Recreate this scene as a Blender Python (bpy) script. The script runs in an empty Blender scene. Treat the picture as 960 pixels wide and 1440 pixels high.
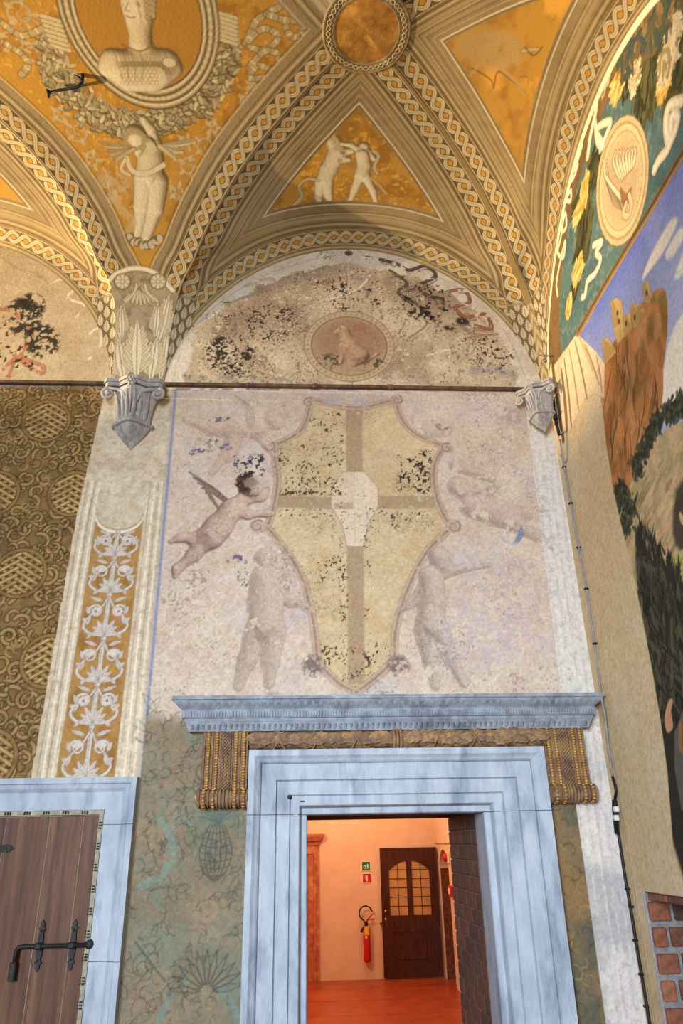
import bpy, bmesh, math, random
import numpy as np
from mathutils import Vector, Matrix
rnd = random.Random(7)
S = bpy.context.scene
# ------------------------------------------------------------------ camera
F_PX, YAW, PIT, ROL = 1030.852, 0.0563467, 0.4239613, -0.0181678      # focal length in px of the 960x1440 frame
CAM = np.array([0.0, -4.0, 2.2])
_cy, _sy, _cp, _sp = math.cos(YAW), math.sin(YAW), math.cos(PIT), math.sin(PIT)
FW = np.array([_sy*_cp, _cy*_cp, _sp]); _rt = np.array([_cy, -_sy, 0.0]); _up = np.cross(_rt, FW)
RT = _rt*math.cos(ROL) + _up*math.sin(ROL); UP = -_rt*math.sin(ROL) + _up*math.cos(ROL)
cd = bpy.data.cameras.new('camera'); cam = bpy.data.objects.new('camera', cd); S.collection.objects.link(cam)
cd.sensor_fit = 'VERTICAL'; cd.sensor_height = 36.0; cd.lens = F_PX/1440*36.0; cd.clip_start = 0.05; cd.clip_end = 100
M4 = Matrix.Identity(4)
for i in range(3):
    M4[i][0], M4[i][1], M4[i][2], M4[i][3] = RT[i], UP[i], -FW[i], CAM[i]
cam.matrix_world = M4; S.camera = cam
# ------------------------------------------------------------------ world, lamps, exposure
S.view_settings.view_transform = 'Standard'; S.view_settings.look = 'None'
S.view_settings.exposure = 0.0; S.view_settings.gamma = 1.0; S.view_settings.use_curve_mapping = False
W = bpy.data.worlds.new('daylight'); S.world = W; W.use_nodes = True
W.node_tree.nodes['Background'].inputs[0].default_value = (0.78, 0.87, 1.0, 1); W.node_tree.nodes['Background'].inputs[1].default_value = 0.26
def lamp(name, kind, loc, target, energy, col, size=1.0, sy=None, spot=None, blend=0.5):
    ld = bpy.data.lights.new(name, kind); o = bpy.data.objects.new(name, ld); S.collection.objects.link(o)
    ld.energy = energy; ld.color = col
    if kind == 'AREA':
        ld.size = size
        if sy: ld.shape = 'RECTANGLE'; ld.size_y = sy
    else: ld.shadow_soft_size = size
    if spot: ld.spot_size = math.radians(spot); ld.spot_blend = blend
    o.location = loc; o.rotation_euler = (Vector(target)-Vector(loc)).to_track_quat('-Z', 'Y').to_euler()
    return o
# daylight of the two windows of the room, behind and to the left of the photographer
lamp('window_daylight', 'AREA', (-1.9, -7.7, 3.1), (0.4, 0, 1.95), 150, (0.80, 0.89, 1.0), 1.6, 2.4).data.spread = math.radians(78)
# warm uplighter of the room, then an added unseen lamp as warm fill
lamp('vault_uplighter', 'SPOT', (-6.2, -0.68, 4.92), (0.3, -0.40, 6.25), 3300, (1.0, 0.75, 0.42), 0.03, spot=34)
lamp('room_fill_lamp', 'SPOT', (-0.6, -4.8, 2.4), (0.2, -0.6, 5.9), 110, (1.0, 0.74, 0.42), 0.25, spot=120, blend=0.8)
# lamps of the next room
lamp('hall_lamp_near', 'POINT', (-0.6, 7.8, 3.3), (0, 8, 0), 210, (1.0, 0.56, 0.30), 0.25)
lamp('hall_lamp_far', 'POINT', (0.9, 9.6, 3.2), (0, 8, 0), 70, (1.0, 0.56, 0.30), 0.25)
# ------------------------------------------------------------------ points from the photograph's frame
def ray(px, py): return FW + RT*((px-480)/F_PX) - UP*((py-720)/F_PX)
def at_y(px, py, y=0.0):
    r = ray(px, py); return CAM + r*((y-CAM[1])/r[1])
def at_x(px, py, x):
    r = ray(px, py); return CAM + r*((x-CAM[0])/r[0])
def at_z(px, py, z):
    r = ray(px, py); return CAM + r*((z-CAM[2])/r[2])
def wx(px, py, y=0.0):
    p = at_y(px, py, y); return (p[0], p[2])
def wxs(*pts): return [wx(*p) for p in pts]
def ryz(px, py):
    p = at_x(px, py, 1.6); return (p[1], p[2])
def ryzs(*pts): return [ryz(*p) for p in pts]
def lin(c):
    c = np.asarray(c, float)/255.0
    return np.where(c <= 0.04045, c/12.92, ((c+0.055)/1.055)**2.4)
# ------------------------------------------------------------------ objects
COL = S.collection
def link(name, data, parent=None, loc=None):
    o = bpy.data.objects.new(name, data); COL.objects.link(o)
    if parent: o.parent = parent
    if loc is not None: o.location = loc
    return o
def empty(name, label, cat=None, loc=(0, 0, 0), group=None, kind=None, parent=None):
    o = link(name, None, parent, loc); o.empty_display_size = 0.05
    return tag(o, label, cat, group, kind)
def tag(o, label=None, cat=None, group=None, kind=None):
    if label: o['label'] = label
    if cat: o['category'] = cat
    if group: o['group'] = group
    if kind: o['kind'] = kind
    return o
class MB:
    """collects shapes, then links them as one mesh object"""
    def __init__(s): s.v = []; s.f = []; s.smooth = []
    def add(s, vs, fs, smooth=False):
        n = len(s.v); s.v += [tuple(v) for v in vs]; s.f += [tuple(i+n for i in f) for f in fs]; s.smooth += [smooth]*len(fs)
        return s
    def box(s, a, b, bev=0.0):
        (x0, y0, z0), (x1, y1, z1) = a, b
        x0, x1 = min(x0, x1), max(x0, x1); y0, y1 = min(y0, y1), max(y0, y1); z0, z1 = min(z0, z1), max(z0, z1)
        if bev <= 0:
            v = [(x0,y0,z0),(x1,y0,z0),(x1,y1,z0),(x0,y1,z0),(x0,y0,z1),(x1,y0,z1),(x1,y1,z1),(x0,y1,z1)]
            return s.add(v, [(0,3,2,1),(4,5,6,7),(0,1,5,4),(1,2,6,5),(2,3,7,6),(3,0,4,7)])
        bm = bmesh.new(); bmesh.ops.create_cube(bm, size=1)
        for v in bm.verts: v.co = ((x0+x1)/2+v.co.x*(x1-x0), (y0+y1)/2+v.co.y*(y1-y0), (z0+z1)/2+v.co.z*(z1-z0))
        bmesh.ops.bevel(bm, geom=bm.edges[:], offset=bev, segments=1, affect='EDGES')
        return s.bm(bm)
    def bm(s, bm, smooth=False):
        bm.verts.index_update()
        s.add([v.co[:] for v in bm.verts], [[v.index for v in f.verts] for f in bm.faces], smooth); bm.free(); return s
    def tube(s, pts, r, n=8, cap=True):
        pts = [Vector(p) for p in pts]; rs = r if hasattr(r, '__len__') else [r]*len(pts)
        vs, fs = [], []; prev = None
        for i, p in enumerate(pts):
            t = (pts[min(i+1, len(pts)-1)]-pts[max(i-1, 0)]).normalized()
            if prev is None:
                a = t.orthogonal().normalized()
            else:
                a = (prev - t*prev.dot(t)).normalized()
            prev = a; b = t.cross(a)
            for k in range(n):
                q = 2*math.pi*k/n; vs.append(p + (a*math.cos(q)+b*math.sin(q))*rs[i])
        for i in range(len(pts)-1):
            for k in range(n):
                fs.append((i*n+k, i*n+(k+1) % n, (i+1)*n+(k+1) % n, (i+1)*n+k))
        if cap: fs += [tuple(range(n-1, -1, -1)), tuple((len(pts)-1)*n+k for k in range(n))]
        return s.add(vs, fs, True)
    def lathe(s, prof, c=(0, 0, 0), n=24, a0=0.0, a1=2*math.pi, axis='z'):
        full = abs(a1-a0-2*math.pi) < 1e-6; m = n if full else n+1
        vs, fs = [], []
        for (r, z) in prof:
            for k in range(m):
                q = a0+(a1-a0)*k/n
                p = (r*math.cos(q), r*math.sin(q), z)
                if axis == 'x': p = (p[2], p[0], p[1])
                if axis == 'y': p = (p[0], p[2], p[1])
                vs.append((c[0]+p[0], c[1]+p[1], c[2]+p[2]))
        for i in range(len(prof)-1):
            for k in range(n):
                k2 = (k+1) % m; fs.append((i*m+k, i*m+k2, (i+1)*m+k2, (i+1)*m+k))
        return s.add(vs, fs, True)
    def prism(s, poly, h0, h1, plane='xz'):
        """polygon extruded: plane xz -> along y, yz -> along x, xy -> along z"""
        n = len(poly)
        def P(a, b, h): return {'xz': (a, h, b), 'yz': (h, a, b), 'xy': (a, b, h)}[plane]
        vs = [P(a, b, h0) for a, b in poly] + [P(a, b, h1) for a, b in poly]
        return s.add(vs, [tuple(range(n)), tuple(range(2*n-1, n-1, -1))] + [(i, (i+1) % n, n+(i+1) % n, n+i) for i in range(n)])
    def grid(s, P, smooth=True):
        H, Wd = len(P), len(P[0])
        return s.add([p for r in P for p in r], [(i*Wd+j, i*Wd+j+1, (i+1)*Wd+j+1, (i+1)*Wd+j) for i in range(H-1) for j in range(Wd-1)], smooth)
    def mesh(s, name, m, fix=True):
        me = bpy.data.meshes.new(name); me.from_pydata(s.v, [], s.f)
        if fix:
            bm = bmesh.new(); bm.from_mesh(me); bmesh.ops.recalc_face_normals(bm, faces=bm.faces[:]); bm.to_mesh(me); bm.free()
        me.polygons.foreach_set('use_smooth', s.smooth)
        if m: me.materials.append(m)
        return me
    def build(s, name, m, parent=None, loc=None, fix=True):
        return link(name, s.mesh(name, m, fix), parent, loc)
# ------------------------------------------------------------------ materials
def mat(name, c1, c2=None, scale=8.0, detail=6.0, rough=0.8, bump=0.0, bscale=60.0, c3=None, sc3=2.0, metal=0.0, stretch=(1, 1, 1), contrast=(0.35, 0.65), attr=False, spec=0.3, bdist=0.01):
    m = bpy.data.materials.new(name); m.use_nodes = True; nt = m.node_tree; N = nt.nodes; L = nt.links
    b = N['Principled BSDF']; b.inputs['Roughness'].default_value = rough; b.inputs['Metallic'].default_value = metal
    b.inputs['Specular IOR Level'].default_value = spec
    tc = N.new('ShaderNodeTexCoord'); mp = N.new('ShaderNodeMapping'); mp.inputs['Scale'].default_value = stretch
    L.new(tc.outputs['Object'], mp.inputs['Vector'])
    def noise(sc, d=detail):
        n = N.new('ShaderNodeTexNoise'); n.inputs['Scale'].default_value = sc; n.inputs['Detail'].default_value = d
        n.inputs['Roughness'].default_value = 0.62; L.new(mp.outputs[0], n.inputs['Vector']); return n
    def ramp(src, lo, hi):
        r = N.new('ShaderNodeMapRange'); r.inputs[1].default_value = lo; r.inputs[2].default_value = hi; L.new(src, r.inputs[0]); return r.outputs[0]
    def mix(f, a, bb, kind='MIX'):
        x = N.new('ShaderNodeMix'); x.data_type = 'RGBA'; x.blend_type = kind
        for k, v in ((0, f), (6, a), (7, bb)):
            if hasattr(v, 'is_linked'): L.new(v, x.inputs[k])
            elif k == 0: x.inputs[0].default_value = v
            else: x.inputs[k].default_value = tuple(lin(v))+(1,)
        return x.outputs[2]
    if attr:
        a = N.new('ShaderNodeAttribute'); a.attribute_name = 'paint'
        n = noise(scale); g = ramp(n.outputs['Fac'], 0.25, 0.75)
        mm = N.new('ShaderNodeMapRange'); mm.inputs[3].default_value = 0.86; mm.inputs[4].default_value = 1.12; L.new(g, mm.inputs[0])
        v = N.new('ShaderNodeVectorMath'); v.operation = 'SCALE'; L.new(a.outputs['Color'], v.inputs[0]); L.new(mm.outputs[0], v.inputs['Scale'])
        L.new(v.outputs[0], b.inputs['Base Color'])
    elif c2 is None:
        b.inputs['Base Color'].default_value = tuple(lin(c1))+(1,)
    else:
        c = mix(ramp(noise(scale).outputs['Fac'], *contrast), c1, c2)
        if c3 is not None: c = mix(ramp(noise(sc3, 8).outputs['Fac'], 0.52, 0.68), c, c3)
        L.new(c, b.inputs['Base Color'])
    if bump > 0:
        bp = N.new('ShaderNodeBump'); bp.inputs['Strength'].default_value = bump; bp.inputs['Distance'].default_value = bdist
        L.new(noise(bscale, 8).outputs['Fac'], bp.inputs['Height']); L.new(bp.outputs[0], b.inputs['Normal'])
    return m
# ------------------------------------------------------------------ vault surface (metres; bay 2.68 m)
def mono(xs, ys):
    xs, ys = np.array(xs, float), np.array(ys, float); h = np.diff(xs); dl = np.diff(ys)/h
    m = np.zeros(len(xs)); m[0], m[-1] = dl[0], dl[-1]
    for i in range(1, len(xs)-1):
        m[i] = 0 if dl[i-1]*dl[i] <= 0 else 2*dl[i-1]*dl[i]/(dl[i-1]+dl[i])
    def f(x):
        x = np.clip(np.asarray(x, float), xs[0], xs[-1]); i = np.clip(np.searchsorted(xs, x, side='right')-1, 0, len(xs)-2)
        t = (x-xs[i])/h[i]; t2, t3 = t*t, t*t*t
        return ys[i]*(2*t3-3*t2+1) + m[i]*h[i]*(t3-2*t2+t) + ys[i+1]*(-2*t3+3*t2) + m[i+1]*h[i]*(t3-t2)
    return f
D1, E1 = 1.35, 1.27                                   # depth of the cells' points from the back and right wall
APX = (1.6-E1, -D1)                                   # where the groins meet
Gd = mono([0, .006, .02, .05, .1, .17, .27, .37, .48, .6, .73, .9, 1.1, 1.35, 2.0, 4.0], [4.9, 5.12, 5.36, 5.55, 5.68, 5.77, 5.96, 6.085, 6.19, 6.265, 6.32, 6.36, 6.385, 6.39, 6.5, 6.8])
def G(t): return Gd(np.asarray(t)*D1)
_M3 = mono([0, .25, .5, .8, 1], [6.07, 6.23, 6.34, 6.40, 6.39])
_MR = mono([0, .25, .5, .8, 1], [5.94, 6.17, 6.32, 6.40, 6.39])
def arch(s): return np.maximum(1-np.asarray(s)**2, 0)**0.62
_dd = np.concatenate([np.linspace(0, .1, 2001), np.linspace(.1, 4, 8000)[1:]]); _gz = Gd(_dd)
_LL = np.concatenate([[0], np.cumsum(np.hypot(np.diff(_dd), np.diff(_gz)))])
def Ld(d): return np.interp(d, _dd, _LL)              # arc length from the wall at depth d
def dL(l): return np.interp(l, _LL, _dd)
LT = float(Ld(D1))
def xl3(t): return -0.90+(APX[0]+0.90)*t               # groins of the bay over the stone portal
def xr3(t): return 1.57+(APX[0]-1.57)*t
def xr2(t): return -1.235-1.185*t                      # right groin of the bay to the left
def xl2(t): return -3.605+1.185*t
def yrl(t): return -0.04+(APX[1]+0.04)*t               # groins of the first bay of the right wall
def yru(t): return -2.54+1.19*t
def zcell(s, t, M): return G(t)+(M(t)-G(t))*arch(s)
def hit(px, py, where):
    """where the ray of a frame point meets the vault: 'pend', 'cell3', 'cell2', 'cellr' -> canvas coordinates, point"""
    r = ray(px, py); ts = np.linspace(1.5, 8, 6000); p = CAM+np.outer(ts, r); d = np.clip(-p[:, 1], 0, 4)
    if where == 'pend': z = Gd(d); ok = (p[:, 1] < 0)
    elif where == 'cell3':
        t = np.clip(d/D1, 0, 1); c, h = (xl3(t)+xr3(t))/2, np.maximum((xr3(t)-xl3(t))/2, 1e-4); s = (p[:, 0]-c)/h; z = zcell(np.clip(s, -1, 1), t, _M3); ok = p[:, 1] < 0
    elif where == 'cell2':
        t = np.clip(d/D1, 0, 1); c, h = (xl2(t)+xr2(t))/2, np.maximum((xr2(t)-xl2(t))/2, 1e-4); s = (p[:, 0]-c)/h; z = zcell(np.clip(s, -1, 1), t, _M3); ok = p[:, 1] < 0
    else:
        e = 1.6-p[:, 0]; t = np.clip(e/E1, 0, 1); c, h = (yrl(t)+yru(t))/2, np.maximum((yrl(t)-yru(t))/2, 1e-4); s = (c-p[:, 1])/h; z = zcell(np.clip(s, -1, 1), t, _MR); ok = e > 0
    i = int(np.argmax((p[:, 2] > z) & ok)); q = p[i]
    if where == 'cellr': return (q[1], float(Ld(np.clip((1.6-q[0])*D1/E1, 0, 4)))), q
    return (q[0], float(Ld(np.clip(-q[1], 0, 4)))), q
def vh(where, *pts): return [hit(p[0], p[1], where)[0] for p in pts]
# ------------------------------------------------------------------ painter: raster canvases in wall coordinates
def vnoise(shape, cell, seed=0, octv=4, gain=0.55):
    r = np.random.RandomState(seed); H, Wd = shape; out = np.zeros(shape, np.float32); amp, tot = 1.0, 0.0
    for _ in range(octv):
        gh, gw = int(H/cell)+3, int(Wd/cell)+3; g = r.rand(gh, gw).astype(np.float32)
        y = np.arange(H)/cell; x = np.arange(Wd)/cell; iy, ix = y.astype(int), x.astype(int); fy, fx = y-iy, x-ix
        fy = (fy*fy*(3-2*fy)).astype(np.float32)[:, None]; fx = (fx*fx*(3-2*fx)).astype(np.float32)[None]
        a = g[np.ix_(iy, ix)]*(1-fx)+g[np.ix_(iy, ix+1)]*fx; b = g[np.ix_(iy+1, ix)]*(1-fx)+g[np.ix_(iy+1, ix+1)]*fx
        out += amp*(a*(1-fy)+b*fy); tot += amp; amp *= gain; cell = max(cell/2, 1.01)
    out /= tot
    return (out-out.mean())/(out.std()+1e-6)            # unit variance
def smooth(pts, n=8, closed=False):
    P = np.array(pts, float); m = len(P)
    if m < 3: return P
    out = []
    for i in range(m if closed else m-1):
        g = lambda k: P[k % m] if closed else P[min(max(k, 0), m-1)]
        p0, p1, p2, p3 = g(i-1), g(i), g(i+1), g(i+2)
        for t in np.arange(n)/n:
            out.append(0.5*((2*p1)+(-p0+p2)*t+(2*p0-5*p1+4*p2-p3)*t*t+(-p0+3*p1-3*p2+p3)*t**3))
    if not closed: out.append(P[-1])
    return np.array(out)
def spiral(c, r0, turns, a0, sgn=1, r1=0.15, n=26):
    q = np.linspace(0, 1, n); r = r0*(1-q*(1-r1)); a = a0+sgn*turns*2*np.pi*q
    return np.stack([c[0]+r*np.cos(a), c[1]+r*np.sin(a)], 1)
class Cv:
    def __init__(s, a0, a1, b0, b1, res, base):
        s.a0, s.b0, s.res = a0, b0, res; s.W = int(round((a1-a0)/res))+1; s.H = int(round((b1-b0)/res))+1
        s.A = (a0+np.arange(s.W)*res).astype(np.float32); s.B = (b0+np.arange(s.H)*res).astype(np.float32)
        s.img = np.empty((s.H, s.W, 3), np.float32); s.img[:] = lin(base); s.id = np.zeros((s.H, s.W), np.int16); s._n = {}
    def n(s, cell, seed=0, octv=4):
        k = (cell, seed, octv)
        if k not in s._n: s._n[k] = vnoise((s.H, s.W), cell/s.res, seed, octv)
        return s._n[k]
    def sl(s, a0, a1, b0, b1):
        i0, i1 = int(np.floor((b0-s.b0)/s.res)), int(np.ceil((b1-s.b0)/s.res))+1
        j0, j1 = int(np.floor((a0-s.a0)/s.res)), int(np.ceil((a1-s.a0)/s.res))+1
        i0, j0 = max(i0, 0), max(j0, 0); i1, j1 = min(i1, s.H), min(j1, s.W)
        if i0 >= i1 or j0 >= j1: return None
        return (slice(i0, i1), slice(j0, j1))
    def box(s, P, pad):
        return s.sl(P[:, 0].min()-pad, P[:, 0].max()+pad, P[:, 1].min()-pad, P[:, 1].max()+pad)
    def put(s, sl, m, col, wear=None, id=None, mul=False):
        if wear is not None:
            nz = s.n(wear[0], wear[2] if len(wear) > 2 else 5)[sl]; m = m*np.clip((nz-wear[1])*2.2+0.5, 0, 1)
        c = col if isinstance(col, np.ndarray) and col.ndim == 3 else lin(col).astype(np.float32)
        im = s.img[sl]; mm = m[..., None]
        s.img[sl] = im*(1-mm)+(im*c if mul else c)*mm
        if id is not None: s.id[sl] = np.where(m > 0.28, id, s.id[sl])
    def dist(s, P, w, sl):
        """distance to a polyline minus its half width, and the nearest parameter"""
        a, b = s.A[sl[1]][None], s.B[sl[0]][:, None]
        D = np.full((b.shape[0], a.shape[1]), 9.0, np.float32); T = np.zeros_like(D); wm = max(w)
        for k in range(len(P)-1):
            p, q = P[k], P[k+1]; pad = wm*2.2+3*s.res+0.01
            t2 = s.sl(min(p[0], q[0])-pad, max(p[0], q[0])+pad, min(p[1], q[1])-pad, max(p[1], q[1])+pad)
            if t2 is None: continue
            ii = slice(max(t2[0].start, sl[0].start)-sl[0].start, min(t2[0].stop, sl[0].stop)-sl[0].start)
            jj = slice(max(t2[1].start, sl[1].start)-sl[1].start, min(t2[1].stop, sl[1].stop)-sl[1].start)
            if ii.start >= ii.stop or jj.start >= jj.stop: continue
            A, B = a[:, jj], b[ii]; v = q-p; L2 = float(v@v)+1e-12
            t = np.clip(((A-p[0])*v[0]+(B-p[1])*v[1])/L2, 0, 1)
            d = np.hypot(A-p[0]-t*v[0], B-p[1]-t*v[1])-(w[k]+(w[k+1]-w[k])*t)
            m = d < D[ii, jj]; D[ii, jj] = np.where(m, d, D[ii, jj]); T[ii, jj] = np.where(m, k+t, T[ii, jj])
        return D, T
    def stroke(s, pts, w, col, al=1.0, soft=None, wear=None, id=None, sm=6, out=None, hi=None, mul=False, closed=False):
        P = smooth(pts, sm, closed) if sm else np.array(pts, float)
        if closed: P = np.vstack([P, P[:1]])
        ws = np.interp(np.linspace(0, 1, len(P)), np.linspace(0, 1, len(w)), w)*0.5 if hasattr(w, '__len__') else np.full(len(P), w*0.5)
        sl = s.box(P, ws.max()*1.5+0.02)
        if sl is None: return
        D, T = s.dist(P, ws, sl); f = soft or s.res
        if out is not None:
            m = np.clip(0.5-(D-out[0])/f, 0, 1)*al*(out[2] if len(out) > 2 else 1); s.put(sl, m, out[1], wear, id)
        m = np.clip(0.5-D/f, 0, 1)*al; s.put(sl, m, col, wear, id, mul)
        if hi is not None:
            m = np.clip(0.5-(D+ws.mean()*hi[0])/f, 0, 1)*al; s.put(sl, m, hi[1], wear)
    def poly(s, pts, col, al=1.0, soft=None, wear=None, id=None, sm=0, mul=False, out=None, grad=None):
        P = smooth(pts, sm, True) if sm else np.array(pts, float); f = soft or s.res
        sl = s.box(P, f*1.5+(out[0] if out else 0)+0.01)
        if sl is None: return None
        a, b = s.A[sl[1]][None], s.B[sl[0]][:, None]; ins = np.zeros((b.shape[0], a.shape[1]), bool); n = len(P)
        for k in range(n):
            (x0, y0), (x1, y1) = P[k], P[(k+1) % n]
            if y0 == y1: continue
            c = ((y0 > b) != (y1 > b)); ins ^= c & (a < (x1-x0)*(b-y0)/(y1-y0)+x0)
        D, _ = s.dist(np.vstack([P, P[:1]]), np.full(n+1, f*0.5+(out[0] if out else 0)), sl); D = D+f*0.5+(out[0] if out else 0)
        D = np.where(ins, -np.abs(D), np.abs(D))
        if out is not None: s.put(sl, np.clip(0.5-(np.abs(D)-out[0]*0.5)/s.res, 0, 1)*(out[2] if len(out) > 2 else 1), out[1], wear, id)
        m = np.clip(0.5-D/f, 0, 1)*al
        if grad is not None:
            t = np.clip((b-P[:, 1].min())/(P[:, 1].max()-P[:, 1].min()), 0, 1)[..., None]; col = (lin(col)*(1-t)+lin(grad)*t).astype(np.float32)*np.ones((1, a.shape[1], 1), np.float32)
        s.put(sl, m, col, wear, id, mul)
        return sl, D
    def ell(s, c, rx, ry, col, al=1.0, rot=0.0, ring=None, soft=None, wear=None, id=None, mul=False):
        r = max(rx, ry)+0.02; sl = s.sl(c[0]-r, c[0]+r, c[1]-r, c[1]+r)
        if sl is None: return
        a, b = s.A[sl[1]][None]-c[0], s.B[sl[0]][:, None]-c[1]; u, v = a*math.cos(rot)+b*math.sin(rot), -a*math.sin(rot)+b*math.cos(rot)
        q = np.hypot(u/rx, v/ry)+1e-6; D = (q-1)*np.hypot(u, v)/q
        if ring is not None: D = np.abs(D)-ring*0.5
        s.put(sl, np.clip(0.5-D/(soft or s.res), 0, 1)*al, col, wear, id, mul)
    def flecks(s, poly, col, cell, thr, al=1.0, seed=3, soft=0.18, feather=0.06):
        """worn-off specks inside a polygon"""
        P = np.array(poly, float); sl = s.box(P, 0)
        if sl is None: return
        tmp = s.img[sl].copy(); r = s.poly(poly, (0, 0, 0), 0.0, soft=feather)
        sl, D = r; m = np.clip(0.5-D/feather, 0, 1); nz = s.n(cell, seed, 3)[sl]+0.5*s.n(cell*6, seed+1, 2)[sl]
        s.put(sl, np.clip((nz-thr)/soft, 0, 1)*(m > 0.3)*np.minimum(1, m*1.5)*al, col)
    def figure(s, caps, ramp, al=1.0, light=(-0.5, 0.6), wear=None, id=None, k=0.03, edge=0.0, soft=None):
        """rounded limbs shaded like a grisaille; caps = (p, q, r0, r1)"""
        pts = np.array([c[0] for c in caps]+[c[1] for c in caps]); r = max(max(c[2], c[3]) for c in caps); sl = s.box(pts, r+0.02)
        if sl is None: return
        a, b = s.A[sl[1]][None], s.B[sl[0]][:, None]; Dm = np.full((b.shape[0], a.shape[1]), 9.0, np.float32); Rm = np.full_like(Dm, .01)
        for p, q, r0, r1 in caps:
            p, q = np.array(p), np.array(q); v = q-p; t = np.clip(((a-p[0])*v[0]+(b-p[1])*v[1])/(float(v@v)+1e-9), 0, 1)
            rr = r0+(r1-r0)*t; dd = np.hypot(a-p[0]-t*v[0], b-p[1]-t*v[1])-rr
            e = np.clip(0.5+0.5*(Dm-dd)/k, 0, 1); Dm = Dm*(1-e)+dd*e-k*e*(1-e); Rm = Rm*(1-e)+rr*e
        Ri = np.maximum(Rm, -Dm); Hh = np.sqrt(np.maximum(Ri*Ri-np.maximum(Ri+Dm, 0)**2, 0))*(Dm < 0)
        gy, gx = np.gradient(Hh, s.res); nl = 1/np.sqrt(gx*gx+gy*gy+1.0)
        sh = np.clip((-(gx*light[0]+gy*light[1])*-1*-1+0.55)*nl, 0, 1)
        sh = np.clip((-(gx*light[0]+gy*light[1])+0.75)*nl, 0, 1.15)
        R = np.array([lin(c) for c in ramp], np.float32); q = np.clip(sh, 0, 0.999)*(len(R)-1); i = q.astype(int); fr = (q-i)[..., None]
        col = R[i]*(1-fr)+R[np.minimum(i+1, len(R)-1)]*fr
        f = soft or 2*s.res
        if edge: s.put(sl, np.clip(0.5-(np.abs(Dm)-0.003)/0.006, 0, 1)*edge*al, ramp[0], wear, id)
        s.put(sl, np.clip(0.5-(Dm+0.001)/f, 0, 1)*al, col, wear, id)
    def grain(s, cell, amt, seed=1, octv=4, sl=None):
        g = 1+amt*s.n(cell, seed, octv); s.img *= np.clip(g, 0.3, 1.8)[..., None]
    def sample(s, a, b, arr=None):
        x = np.clip((np.asarray(a)-s.a0)/s.res, 0, s.W-1.001); y = np.clip((np.asarray(b)-s.b0)/s.res, 0, s.H-1.001)
        i, j = y.astype(int), x.astype(int); fy, fx = (y-i)[..., None], (x-j)[..., None]; I = s.img
        return (I[i, j]*(1-fx)+I[i, j+1]*fx)*(1-fy)+(I[i+1, j]*(1-fx)+I[i+1, j+1]*fx)*fy
    def sid(s, a, b):
        x = np.clip(np.rint((np.asarray(a)-s.a0)/s.res).astype(int), 0, s.W-1); y = np.clip(np.rint((np.asarray(b)-s.b0)/s.res).astype(int), 0, s.H-1)
        return s.id[y, x]
def grid_mesh(P, C, I, names, m, parent, flip=False, base=None):
    """a painted grid: P points, C colours, I piece ids per vertex; every id becomes an object of its own"""
    H, Wd = P.shape[:2]; idx = np.arange(H*Wd).reshape(H, Wd)
    q = np.stack([idx[:-1, :-1], idx[:-1, 1:], idx[1:, 1:], idx[1:, :-1]], -1).reshape(-1, 4)
    if flip: q = q[:, ::-1]
    fi = I[:-1, :-1].reshape(-1); PP, CC = P.reshape(-1, 3), np.clip(C.reshape(-1, 3), 0, 1); out = {}
    for k in np.unique(fi):
        if k < 0 or k not in names: continue
        f = q[fi == k]; u, inv = np.unique(f, return_inverse=True); inv = inv.reshape(-1, 4)
        me = bpy.data.meshes.new(names[k][0]); n, nf = len(u), len(f)
        me.vertices.add(n); me.vertices.foreach_set('co', PP[u].astype(np.float32).ravel())
        me.loops.add(nf*4); me.loops.foreach_set('vertex_index', inv.astype(np.int32).ravel())
        me.polygons.add(nf); me.polygons.foreach_set('loop_start', np.arange(0, nf*4, 4, dtype=np.int32))
        me.polygons.foreach_set('use_smooth', np.ones(nf, bool))
        at = me.attributes.new('paint', 'FLOAT_COLOR', 'POINT'); c4 = np.ones((n, 4), np.float32); c4[:, :3] = CC[u]; at.data.foreach_set('color', c4.ravel())
        me.update(calc_edges=True); me.validate(); me.materials.append(m)
        o = link(names[k][0], me, parent)
        if len(names[k]) > 1 and names[k][1]: o['label'] = names[k][1]
        out[int(k)] = o
    return out
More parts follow.
